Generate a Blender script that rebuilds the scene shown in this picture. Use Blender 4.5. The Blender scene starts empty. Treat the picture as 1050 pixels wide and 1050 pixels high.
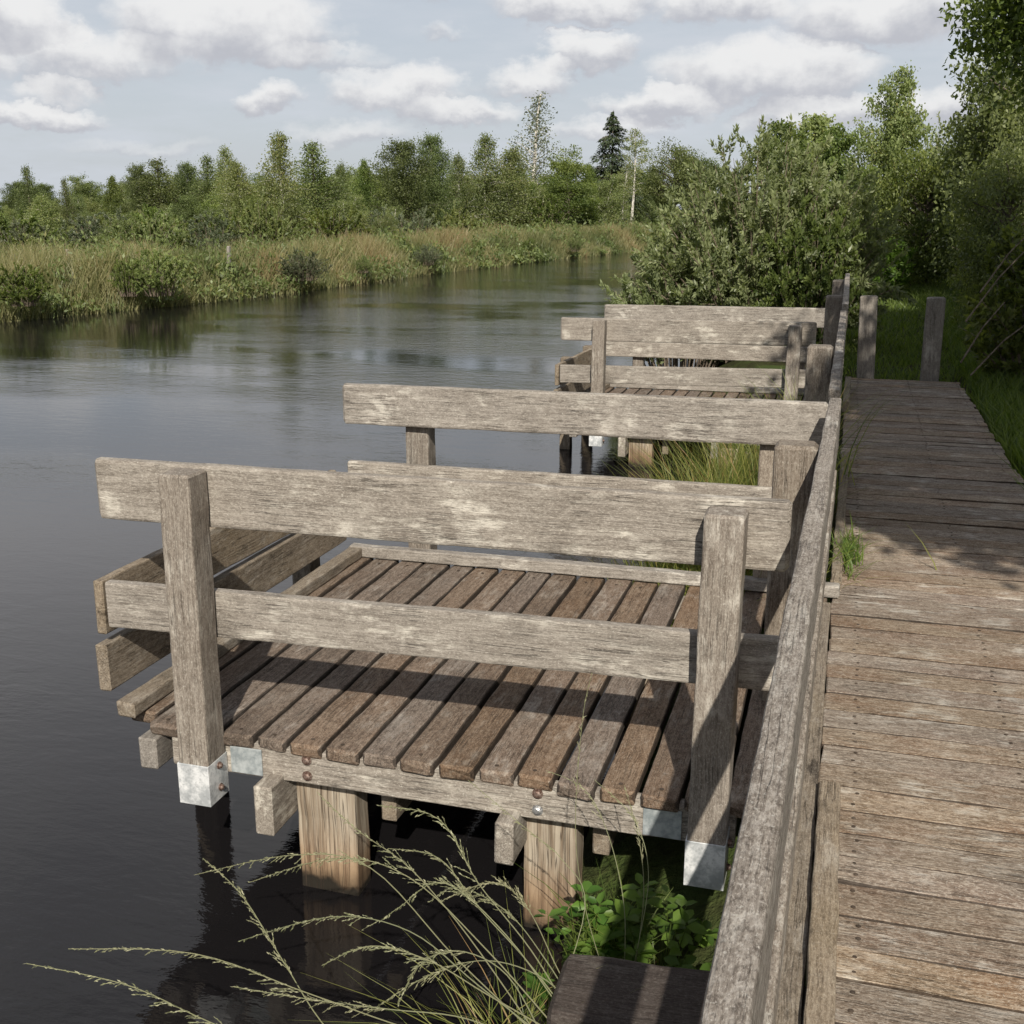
import bpy, math, random
import numpy as np
from mathutils import Vector, Matrix, noise as mnoise

sc = bpy.context.scene
COL = sc.collection
PI = math.pi
V = Vector
MAIN = bpy.data.collections.new('scene'); COL.children.link(MAIN)

# ------------------------------------------------------------------ camera
F, VX, VY, H = 1160.0, 880.0, 212.0, 1.6
_pitch = math.atan((525 - VY) / F)
_d = V(((VX - 525) / F, -(VY - 525) / F, -1.0)).normalized()
_up = V((0, math.cos(_pitch), math.sin(_pitch)))
_x = _d.cross(_up)
RM = Matrix((_x, _d, _up))                    # camera -> world
CAM = V((0, 0, H))
def ray(u, v): return RM @ V(((u - 525) / F, -(v - 525) / F, -1.0))
def onY(u, v, y):
    d = ray(u, v); return CAM + d * (y / d.y)
def onZ(u, v, z):
    d = ray(u, v); return CAM + d * ((z - H) / d.z)
cam = bpy.data.cameras.new('camera'); camo = bpy.data.objects.new('camera', cam); COL.objects.link(camo)
cam.sensor_width = 36; cam.sensor_fit = 'HORIZONTAL'; cam.lens = 36 * F / 1050
cam.clip_start = 0.05; cam.clip_end = 3000
camo.matrix_world = Matrix.Translation(CAM) @ RM.to_4x4()
sc.camera = camo

# ------------------------------------------------------------------ light
SUN = V((0.30, -1.0, 0.82)).normalized()      # towards the sun
sl = bpy.data.lights.new('sun', 'SUN'); sl.energy = 5.0; sl.angle = math.radians(0.55); sl.color = (1.0, 0.93, 0.82)
so = bpy.data.objects.new('sun', sl); COL.objects.link(so)
so.rotation_euler = (-SUN).to_track_quat('-Z', 'Y').to_euler()
so.location = (3, -8, 9)
sc.view_settings.view_transform = 'Standard'; sc.view_settings.look = 'None'
sc.view_settings.exposure = 0.28; sc.view_settings.gamma = 1.0
sc.cycles.max_bounces = 6; sc.cycles.transparent_max_bounces = 4
sc.cycles.diffuse_bounces = 3; sc.cycles.glossy_bounces = 3

# ------------------------------------------------------------------ node helper
class NT:
    def __init__(s, tree): s.t = tree; s.n = tree.nodes; s.l = tree.links
    def new(s, kind, **kw):
        nd = s.n.new(kind)
        for k, v in kw.items(): setattr(nd, k, v)
        return nd
    def put(s, sock, v):
        if v is None: return
        if isinstance(v, bpy.types.NodeSocket): s.l.new(v, sock)
        else:
            if hasattr(sock, 'default_value'):
                if sock.type == 'RGBA' and len(v) == 3: v = (*v, 1)
                sock.default_value = v
    def m(s, op, a, b=None, c=None, clamp=False):
        nd = s.new('ShaderNodeMath', operation=op, use_clamp=clamp)
        s.put(nd.inputs[0], a); s.put(nd.inputs[1], b); s.put(nd.inputs[2], c)
        return nd.outputs[0]
    def vm(s, op, a, b=None, c=None):
        nd = s.new('ShaderNodeVectorMath', operation=op)
        s.put(nd.inputs[0], a); s.put(nd.inputs[1], b); s.put(nd.inputs[2], c)
        return nd.outputs['Value'] if op in ('DOT_PRODUCT', 'LENGTH') else nd.outputs[0]
    def noise(s, vec, scale=1.0, detail=3.0, rough=0.55, dist=0.0, color=False):
        nd = s.new('ShaderNodeTexNoise'); nd.noise_dimensions = '3D'
        s.put(nd.inputs['Vector'], vec); s.put(nd.inputs['Scale'], scale); s.put(nd.inputs['Detail'], detail)
        s.put(nd.inputs['Roughness'], rough); s.put(nd.inputs['Distortion'], dist)
        return nd.outputs['Color'] if color else nd.outputs['Fac']
    def mix(s, fac, a, b, mode='MIX'):
        nd = s.new('ShaderNodeMix', data_type='RGBA', blend_type=mode)
        s.put(nd.inputs[0], fac); s.put(nd.inputs[6], a); s.put(nd.inputs[7], b)
        return nd.outputs[2]
    def ss(s, x, lo, hi, a=0.0, b=1.0):
        nd = s.new('ShaderNodeMapRange', interpolation_type='SMOOTHSTEP')
        s.put(nd.inputs[0], x); s.put(nd.inputs[1], lo); s.put(nd.inputs[2], hi); s.put(nd.inputs[3], a); s.put(nd.inputs[4], b)
        return nd.outputs[0]
    def attr(s, name, out='Fac'):
        nd = s.new('ShaderNodeAttribute', attribute_name=name); return nd.outputs[out]
    def bump(s, h, strength, dist):
        nd = s.new('ShaderNodeBump'); s.put(nd.inputs['Height'], h)
        nd.inputs['Strength'].default_value = strength; nd.inputs['Distance'].default_value = dist
        return nd.outputs[0]

def material(name):
    m = bpy.data.materials.new(name); m.use_nodes = True
    m.node_tree.nodes.clear(); return m, NT(m.node_tree)
def principled(t, color, rough, normal=None, metallic=None, spec=0.3):
    p = t.new('ShaderNodeBsdfPrincipled'); o = t.new('ShaderNodeOutputMaterial')
    t.put(p.inputs['Base Color'], color); t.put(p.inputs['Roughness'], rough)
    t.put(p.inputs['Metallic'], metallic); t.put(p.inputs['Normal'], normal)
    p.inputs['Specular IOR Level'].default_value = spec
    t.l.new(p.outputs[0], o.inputs[0]); return p

# weathered timber: a solid texture, x runs along the grain
def wood(name, base, dark, pale, lichen=0.5, crack=0.6, ring=0.5, warm=None, warm_amt=0.0, bump=0.6, fibre=0.5, dirt=0.5, mottle=.4, grit=.5):
    m, t = material(name)
    wc = t.attr('wc', 'Vector'); wr = t.attr('wr')
    wob = t.noise(wc, 2.2, 3, .6, color=True)
    wv = t.vm('ADD', wc, t.vm('MULTIPLY', t.vm('SUBTRACT', wob, (.5, .5, .5)), (.0, .02, .02)))
    fine = t.m('ADD', t.m('MULTIPLY', t.noise(t.vm('MULTIPLY', wv, (7, 210, 210)), 1, 4, .7), .62), t.m('MULTIPLY', t.noise(t.vm('MULTIPLY', wv, (60, 260, 260)), 1, 3, .7), .38))
    streak = t.m('ADD', t.m('MULTIPLY', t.noise(t.vm('MULTIPLY', wv, (2.0, 62, 62)), 1, 4, .65, .4), .6), t.m('MULTIPLY', t.noise(t.vm('MULTIPLY', wc, (6, 17, 17)), 1, 5, .7), .4))
    # growth rings cut on the slant
    rv = t.vm('MULTIPLY', wv, (.55, 5.5, 5.5))
    wave = t.new('ShaderNodeTexWave', wave_type='RINGS', rings_direction='X', wave_profile='SAW')
    t.put(wave.inputs['Vector'], rv); wave.inputs['Scale'].default_value = 2.6
    wave.inputs['Distortion'].default_value = 5.0; wave.inputs['Detail'].default_value = 3.0
    wave.inputs['Detail Scale'].default_value = 1.3
    rings = wave.outputs['Fac']
    crk = t.noise(t.vm('MULTIPLY', wv, (2.0, 75, 75)), 1, 3, .5)
    crkm = t.ss(t.m('ABSOLUTE', t.m('SUBTRACT', crk, .5)), 0.0, .022, 1, 0)
    crkz = t.ss(t.noise(wc, 5.0, 2), .42, .62)
    crkm = t.m('MULTIPLY', crkm, crkz)
    blot = t.noise(wc, 7.0, 5, .65)
    big = t.noise(t.vm('MULTIPLY', wc, (1, 2.2, 2.2)), 2.6, 3, .6)
    col = t.mix(t.ss(streak, .34, .62), t.mix(.45, dark, base), base)
    col = t.mix(t.m('MULTIPLY', t.ss(fine, .42, .66), fibre), col, pale)
    col = t.mix(t.m('MULTIPLY', t.ss(rings, .55, 1.0), ring * .55), col, dark)
    if warm:
        col = t.mix(t.m('MULTIPLY', t.ss(big, .42, .66), warm_amt), col, warm)
    mot = t.noise(t.vm('MULTIPLY', wc, (34, 62, 62)), 1, 6, .75)
    col = t.mix(t.m('MULTIPLY', t.ss(mot, .50, .62), mottle), col, pale)
    col = t.mix(t.m('MULTIPLY', t.ss(mot, .48, .36), mottle), col, tuple(c * .75 for c in dark))
    # knots
    vo = t.new('ShaderNodeTexVoronoi'); t.put(vo.inputs['Vector'], t.vm('ADD', t.vm('MULTIPLY', wv, (1.5, 7, 7)), t.vm('MULTIPLY', wob, (.12, .5, .5)))); vo.inputs['Scale'].default_value = 1.0
    pick = t.m('GREATER_THAN', t.m('FRACT', t.m('MULTIPLY', vo.outputs['Color'], 5.3)), .72)
    kd = vo.outputs['Distance']; kr = t.m('SINE', t.m('MULTIPLY', kd, 75))
    kz = t.m('MULTIPLY', t.ss(kd, .40, .08), pick)
    col = t.mix(t.m('MULTIPLY', kz, t.m('MULTIPLY_ADD', kr, .28, .42)), col, tuple(c * .8 for c in dark))
    col = t.mix(t.m('MULTIPLY', t.m('MULTIPLY', t.ss(kd, .10, .04), pick), .7), col, tuple(c * .45 for c in dark))
    # lichen and bleached crust: patches broken up along the grain
    lich = t.m('ADD', t.m('MULTIPLY', t.noise(t.vm('MULTIPLY', wv, (9, 40, 40)), 1, 5, .7), .6), t.m('MULTIPLY', blot, .55))
    lichm = t.m('MULTIPLY', t.ss(lich, .57, .72), t.ss(t.noise(wc, 3.1, 3), .36, .60))
    col = t.mix(t.m('MULTIPLY', lichm, lichen), col, (.53, .50, .44))
    spots = t.ss(t.noise(wc, 120, 3, .6), .60, .70)
    col = t.mix(t.m('MULTIPLY', spots, lichen * .55), col, (.56, .54, .48))
    col = t.mix(t.m('MULTIPLY', t.ss(fine, .50, .34), .55), col, tuple(c * .7 for c in dark))
    dk = t.ss(t.noise(t.vm('MULTIPLY', wc, (2.5, 9, 9)), 1, 5, .7), .55, .72)
    col = t.mix(t.m('MULTIPLY', dk, dirt), col, tuple(c * .45 for c in dark))
    col = t.mix(t.m('MULTIPLY', crkm, crack), col, tuple(c * .22 for c in dark))
    gr = t.noise(t.vm('MULTIPLY', wc, (110, 260, 260)), 1, 4, .8)
    col = t.mix(t.m('MULTIPLY', t.ss(gr, .53, .64), grit), col, tuple(min(1, c * 1.25) for c in pale))
    col = t.mix(t.m('MULTIPLY', t.ss(gr, .46, .36), grit), col, tuple(c * .6 for c in dark))
    hsv = t.new('ShaderNodeHueSaturation')
    t.put(hsv.inputs['Color'], col)
    t.put(hsv.inputs['Value'], t.m('MULTIPLY_ADD', wr, .26, .87))
    t.put(hsv.inputs['Saturation'], t.m('MULTIPLY_ADD', t.m('FRACT', t.m('MULTIPLY', wr, 7.3)), .4, .8))
    hgt = t.m('ADD', t.m('MULTIPLY', fine, .55), t.m('MULTIPLY', streak, .6))
    hgt = t.m('SUBTRACT', hgt, t.m('MULTIPLY', crkm, 1.1))
    hgt = t.m('ADD', hgt, t.m('ADD', t.m('MULTIPLY', lichm, .35), t.m('MULTIPLY', gr, .5)))
    principled(t, hsv.outputs[0], .86, t.bump(hgt, bump, .006), spec=.22)
    return m

M = {}
M['grey'] = wood('weathered_oak', (.232, .207, .178), (.118, .100, .083), (.35, .322, .285), lichen=.85, ring=.5, mottle=.32, grit=.45)
M['post'] = wood('post_oak', (.195, .165, .136), (.105, .085, .068), (.31, .28, .24), lichen=.6, ring=.2, mottle=.4, grit=.5)
M['deck'] = wood('deck_oak', (.140, .100, .072), (.060, .042, .030), (.25, .20, .155), lichen=.30, ring=.3, warm=(.135, .085, .054), warm_amt=.45, dirt=.45, mottle=.5, grit=.6)
M['walk'] = wood('boardwalk_oak', (.212, .158, .110), (.095, .067, .046), (.40, .345, .28), lichen=.7, ring=.2, warm=(.172, .100, .062), warm_amt=.55, fibre=.7, dirt=.35, bump=.7, mottle=.5, grit=.65)
M['rail'] = wood('lichened_rail', (.235, .198, .160), (.105, .083, .066), (.38, .345, .30), lichen=.9, ring=.1, dirt=.5, crack=.3, mottle=.75, grit=.6, bump=.75)
M['mossy'] = wood('stained_oak', (.215, .172, .125), (.075, .056, .040), (.32, .275, .215), lichen=.35, ring=.2, warm=(.20, .155, .095), warm_amt=.35, dirt=.8)
M['stub'] = wood('shade_dark_oak', (.055, .044, .038), (.036, .029, .025), (.105, .092, .084), lichen=.16, ring=.15, crack=.4, fibre=.45, dirt=.2)  # dark wood, darkened further to paint in shade and hide rail shadow bands
M['shade_grime'] = wood('shade_grime_edge', (.060, .045, .034), (.030, .023, .018), (.09, .07, .055), lichen=.1, ring=.1)  # edge dirt colour that also paints the shade of gaps between boards
def pile_mat():
    m, t = material('tanned_pile')
    wc = t.attr('wc', 'Vector')
    streak = t.noise(t.vm('MULTIPLY', wc, (2.2, 42, 42)), 1, 5, .65, .5)
    fine = t.noise(t.vm('MULTIPLY', wc, (5, 150, 150)), 1, 3, .6)
    geo = t.new('ShaderNodeNewGeometry'); sep = t.new('ShaderNodeSeparateXYZ'); t.l.new(geo.outputs['Position'], sep.inputs[0])
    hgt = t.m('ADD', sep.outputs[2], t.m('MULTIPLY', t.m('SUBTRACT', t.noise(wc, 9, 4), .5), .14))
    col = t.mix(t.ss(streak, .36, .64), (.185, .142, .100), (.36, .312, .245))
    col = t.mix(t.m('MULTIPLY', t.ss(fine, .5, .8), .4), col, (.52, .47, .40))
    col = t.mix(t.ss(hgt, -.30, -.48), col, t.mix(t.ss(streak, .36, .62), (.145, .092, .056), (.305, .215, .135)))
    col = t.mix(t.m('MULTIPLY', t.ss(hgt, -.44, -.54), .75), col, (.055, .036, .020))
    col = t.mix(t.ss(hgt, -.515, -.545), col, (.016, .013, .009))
    crk = t.ss(t.m('ABSOLUTE', t.m('SUBTRACT', t.noise(t.vm('MULTIPLY', wc, (1.2, 55, 55)), 1, 2), .5)), 0, .02, 1, 0)
    col = t.mix(t.m('MULTIPLY', crk, .7), col, (.05, .035, .025))
    principled(t, col, .8, t.bump(t.m('SUBTRACT', streak, crk), .6, .006), spec=.25)
    return m
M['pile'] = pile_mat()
def steel_mat():
    m, t = material('galvanised_steel')
    tc = t.new('ShaderNodeTexCoord').outputs['Object']
    n1 = t.noise(tc, 14, 5, .7); n2 = t.noise(tc, 70, 2)
    col = t.mix(t.ss(n1, .38, .62), (.42, .44, .45), (.78, .79, .79))
    col = t.mix(t.m('MULTIPLY', t.ss(n2, .55, .7), .4), col, (.28, .29, .30))
    principled(t, col, t.m('MULTIPLY_ADD', n1, .3, .35), t.bump(n1, .15, .002), metallic=.35, spec=.5)
    return m
M['steel'] = steel_mat()
def flat_noise(name, c1, c2, scale, rough=.8, metallic=0.0, bump=.2):
    m, t = material(name); tc = t.new('ShaderNodeTexCoord').outputs['Object']
    n = t.noise(tc, scale, 5, .65)
    principled(t, t.mix(t.ss(n, .35, .65), c1, c2), rough, t.bump(n, bump, .01), metallic=metallic); return m
M['plate'] = flat_noise('dull_zinc_plate', (.22, .25, .26), (.42, .45, .455), 22, .55, .3, .05)
M['rust'] = flat_noise('rusty_bolt', (.10, .055, .04), (.26, .20, .17), 120, .55, .5)
M['zinc'] = flat_noise('zinc_bolt', (.35, .35, .35), (.6, .6, .6), 120, .4, .8)

def leaf_mat(name, dark, light, trans=.35, var=.5, gloss=.45, dry=None):
    m, t = material(name)
    wr = t.attr('wr'); oi = t.new('ShaderNodeObjectInfo').outputs['Random']
    col = t.mix(wr, dark, light)
    if dry: col = t.mix(t.ss(wr, .86, .99), col, dry)
    hsv = t.new('ShaderNodeHueSaturation'); t.put(hsv.inputs['Color'], col)
    t.put(hsv.inputs['Hue'], t.m('MULTIPLY_ADD', oi, .028, .484))
    t.put(hsv.inputs['Value'], t.m('MULTIPLY_ADD', t.m('FRACT', t.m('MULTIPLY', oi, 5.7)), var, 1 - var / 2))
    p = t.new('ShaderNodeBsdfPrincipled'); o = t.new('ShaderNodeOutputMaterial')
    t.put(p.inputs['Base Color'], hsv.outputs[0]); p.inputs['Roughness'].default_value = gloss
    p.inputs['Specular IOR Level'].default_value = .35
    tr = t.new('ShaderNodeBsdfTranslucent'); trans = min(.5, trans * 1.3)
    t.put(tr.inputs['Color'], t.mix(1.0, hsv.outputs[0], (1.25, 1.3, .55), 'MULTIPLY'))
    mx = t.new('ShaderNodeMixShader'); mx.inputs[0].default_value = trans
    t.l.new(p.outputs[0], mx.inputs[1]); t.l.new(tr.outputs[0], mx.inputs[2]); t.l.new(mx.outputs[0], o.inputs[0])
    return m
M['birch_leaf'] = leaf_mat('birch_leaf', (.110, .145, .052), (.300, .350, .140), dry=(.27, .25, .10))
M['oak_leaf'] = leaf_mat('oak_leaf', (.062, .086, .032), (.205, .245, .094), var=.4)
M['spruce_leaf'] = leaf_mat('spruce_needle', (.026, .040, .022), (.075, .100, .052), trans=.1, var=.3)
M['poplar_leaf'] = leaf_mat('poplar_leaf', (.09, .11, .065), (.22, .24, .16), trans=.3, var=.2)
M['willow_leaf'] = leaf_mat('willow_leaf', (.110, .145, .062), (.335, .380, .195), trans=.35, var=.3, gloss=.4)
M['sallow_leaf'] = leaf_mat('sallow_leaf', (.075, .100, .055), (.200, .225, .145), trans=.3, var=.3)
M['shade_leaf'] = leaf_mat('broad_leaf', (.058, .092, .026), (.215, .262, .074), trans=.35, var=.35)
M['weed_leaf'] = leaf_mat('weed_leaf', (.050, .115, .018), (.14, .25, .045), trans=.4, var=.2)
M['grass'] = leaf_mat('meadow_grass', (.055, .100, .020), (.180, .240, .055), trans=.35, var=.1)
M['reed'] = leaf_mat('bank_grass', (.085, .115, .038), (.36, .32, .175), trans=.3, var=.1, dry=(.30, .225, .13))
M['tuft'] = leaf_mat('rush_leaf', (.075, .125, .028), (.30, .31, .095), trans=.35, var=.1, dry=(.36, .25, .11))
M['seed'] = leaf_mat('seed_grass', (.20, .215, .11), (.44, .43, .29), trans=.3, var=.15)
M['bark'] = flat_noise('grey_bark', (.07, .055, .042), (.17, .145, .115), 30, .9, bump=.5)
M['birch_bark'] = flat_noise('birch_bark', (.28, .26, .23), (.68, .65, .60), 9, .8)
M['twig'] = flat_noise('dry_twig', (.10, .075, .055), (.22, .18, .14), 30, .9)

# ------------------------------------------------------------------ object helpers
WO = {}
def tag(o, label=None, cat=None, group=None, kind=None):
    if label: o['label'] = label
    if cat: o['category'] = cat
    if group: o['group'] = group
    if kind: o['kind'] = kind
    return o
def thing(name, loc, label, cat, group=None):
    o = bpy.data.objects.new(name, None); MAIN.objects.link(o); o.empty_display_size = .2
    o.location = loc; WO[o.name] = V(loc); return tag(o, label, cat, group)
def place(name, me, mat, parent, origin):
    o = bpy.data.objects.new(name, me); MAIN.objects.link(o)
    if mat and not me.materials: me.materials.append(mat)
    if parent: o.parent = parent; o.location = V(origin) - WO[parent.name]
    else: o.location = origin
    WO[o.name] = V(origin); return o
def dup(o, parent=None):
    c = o.copy(); MAIN.objects.link(c)
    if parent: c.parent = parent
    for ch in o.children: dup(ch, c)
    return c

def np_mesh(name, verts, faces, wr=None, wc=None, smooth=False):
    """faces: (n,k) int array with k = 3 or 4"""
    verts = np.asarray(verts, dtype=np.float32); faces = np.asarray(faces, dtype=np.int32)
    me = bpy.data.meshes.new(name); n, k = faces.shape
    me.vertices.add(len(verts)); me.vertices.foreach_set('co', verts.ravel())
    me.loops.add(n * k); me.loops.foreach_set('vertex_index', faces.ravel())
    me.polygons.add(n); me.polygons.foreach_set('loop_start', np.arange(0, n * k, k, dtype=np.int32))
    me.polygons.foreach_set('loop_total', np.full(n, k, dtype=np.int32))
    if smooth: me.polygons.foreach_set('use_smooth', np.ones(n, dtype=bool))
    me.update(calc_edges=True)
    if wr is not None:
        a = me.attributes.new('wr', 'FLOAT', 'POINT'); a.data.foreach_set('value', np.asarray(wr, dtype=np.float32))
    if wc is not None:
        a = me.attributes.new('wc', 'FLOAT_VECTOR', 'POINT'); a.data.foreach_set('vector', np.asarray(wc, dtype=np.float32).ravel())
    return me

rnd = random.Random(7)
class MB:
    """collects shapes in world space; build() links them as one mesh object"""
    def __init__(s): s.v = []; s.f = []; s.wc = []; s.wr = []; s.side = set()
    def board(s, p0, p1, up, w, t, ch=.006, wobble=.0022, seg=.055, wr=None, endwear=.004, bow=0.0, keep_dir=None):
        """timber from p0 to p1 (axis through the centre); w = size along up x axis, t = size along up"""
        p0 = V(p0); p1 = V(p1); ax = (p1 - p0); L = ax.length; ax.normalize()
        side = V(up).cross(ax).normalized(); up = ax.cross(side).normalized()
        off = V((rnd.uniform(-40, 40), rnd.uniform(-40, 40), rnd.uniform(-40, 40)))
        wr = rnd.random() if wr is None else wr
        n = max(2, int(L / seg)); ts = [0, min(ch, L * .2) / L] + [i / n for i in range(1, n)] + [1 - min(ch, L * .2) / L, 1]
        a, b = w / 2, t / 2; c = min(ch, a * .45, b * .45)
        prof = [(-a, -b + c), (-a, b - c), (-a + c * .3, b - c * .3), (-a + c, b), (a - c, b), (a - c * .3, b - c * .3), (a, b - c), (a, -b + c),
                (a - c * .3, -b + c * .3), (a - c, -b), (-a + c, -b), (-a + c * .3, -b + c * .3)]
        k = len(prof); base = len(s.v)
        for i, tt in enumerate(ts):
            end = i == 0 or i == len(ts) - 1
            q = p0 + ax * (L * tt) + up * (bow * 4 * tt * (1 - tt))
            for (x, y) in prof:
                sx = x - (math.copysign(min(c, .8 * a), x) if end else 0); sy = y - (math.copysign(min(c, .8 * b), y) if end else 0)
                lp = V((L * tt, sx, sy))
                nz = mnoise.noise_vector(lp * 7 + off) * wobble + mnoise.noise_vector(lp * 13 + off) * wobble * .5
                e = 0
                if end: e = mnoise.noise(V((0, x, y)) * 18 + off) * endwear
                s.v.append(q + side * (sx + nz.y) + up * (sy + nz.z) + ax * e)
                s.wc.append(lp + off); s.wr.append(wr)
        for i in range(len(ts) - 1):
            for j in range(k):
                j2 = (j + 1) % k
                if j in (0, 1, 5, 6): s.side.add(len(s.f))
                s.f.append((base + i * k + j, base + i * k + j2, base + (i + 1) * k + j2, base + (i + 1) * k + j))
        s.f.append(tuple(base + j for j in reversed(range(k))))
        s.f.append(tuple(base + (len(ts) - 1) * k + j for j in range(k)))
        return s
    def box(s, lo, hi, ch=.002):
        lo = V(lo); hi = V(hi); c = (lo + hi) / 2
        return s.board((c.x, c.y, lo.z), (c.x, c.y, hi.z), (0, 1, 0), hi.x - lo.x, hi.y - lo.y, ch, 0, 10, endwear=0)
    def screw(s, p, r=.0045):
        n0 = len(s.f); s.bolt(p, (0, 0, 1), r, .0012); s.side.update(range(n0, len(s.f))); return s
    def bolt(s, p, d, r=.013, hgt=.009):
        d = V(d).normalized(); a = d.orthogonal().normalized(); b = d.cross(a); base = len(s.v)
        rings = [(r * 1.35, 0), (r * 1.35, hgt * .3), (r, hgt * .3), (r * .95, hgt), (r * .6, hgt * 1.3)]
        for (rr, h) in rings:
            for i in range(12):
                an = 2 * PI * i / 12; s.v.append(V(p) + d * h + (a * math.cos(an) + b * math.sin(an)) * rr); s.wc.append(V(p)); s.wr.append(.5)
        for i in range(len(rings) - 1):
            for j in range(12):
                s.f.append((base + i * 12 + j, base + i * 12 + (j + 1) % 12, base + (i + 1) * 12 + (j + 1) % 12, base + (i + 1) * 12 + j))
        s.f.append(tuple(base + 4 * 12 + j for j in range(12))); return s
    def tube(s, pts, r0, r1, n=5, wr=.5):
        pts = [V(p) for p in pts]; base = len(s.v); m = len(pts)
        for i, p in enumerate(pts):
            d = (pts[min(i + 1, m - 1)] - pts[max(i - 1, 0)]).normalized()
            a = d.cross(V((.31, .17, .93))).normalized() if abs(d.z) < .98 else d.cross(V((1, 0, 0))).normalized()
            b = d.cross(a); r = r0 + (r1 - r0) * i / (m - 1)
            for j in range(n):
                an = 2 * PI * j / n; s.v.append(p + (a * math.cos(an) + b * math.sin(an)) * r); s.wc.append(p); s.wr.append(wr)
        for i in range(m - 1):
            for j in range(n): s.f.append((base + i * n + j, base + i * n + (j + 1) % n, base + (i + 1) * n + (j + 1) % n, base + (i + 1) * n + j))
        return s
    def quad(s, a, b, c, d, wr=.5):
        base = len(s.v); s.v += [V(a), V(b), V(c), V(d)]; s.wc += [V(a)] * 4; s.wr += [wr] * 4
        s.f.append((base, base + 1, base + 2, base + 3)); return s
    def mesh(s, name, origin):
        me = bpy.data.meshes.new(name)
        me.from_pydata([v - origin for v in s.v], [], s.f)
        a = me.attributes.new('wr', 'FLOAT', 'POINT'); a.data.foreach_set('value', s.wr)
        a = me.attributes.new('wc', 'FLOAT_VECTOR', 'POINT'); a.data.foreach_set('vector', np.array([tuple(w) for w in s.wc], dtype=np.float32).ravel())
        me.update(); return me
    def build(s, name, mat, parent=None, origin=None, side_mat=None):
        if origin is None:
            arr = np.array([tuple(v) for v in s.v]); origin = V(((arr.min(0) + arr.max(0)) / 2).tolist())
        me = s.mesh(name, V(origin))
        if side_mat:
            me.materials.append(mat); me.materials.append(side_mat)
            for i in s.side: me.polygons[i].material_index = 1
        return place(name, me, mat, parent, origin)

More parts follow.
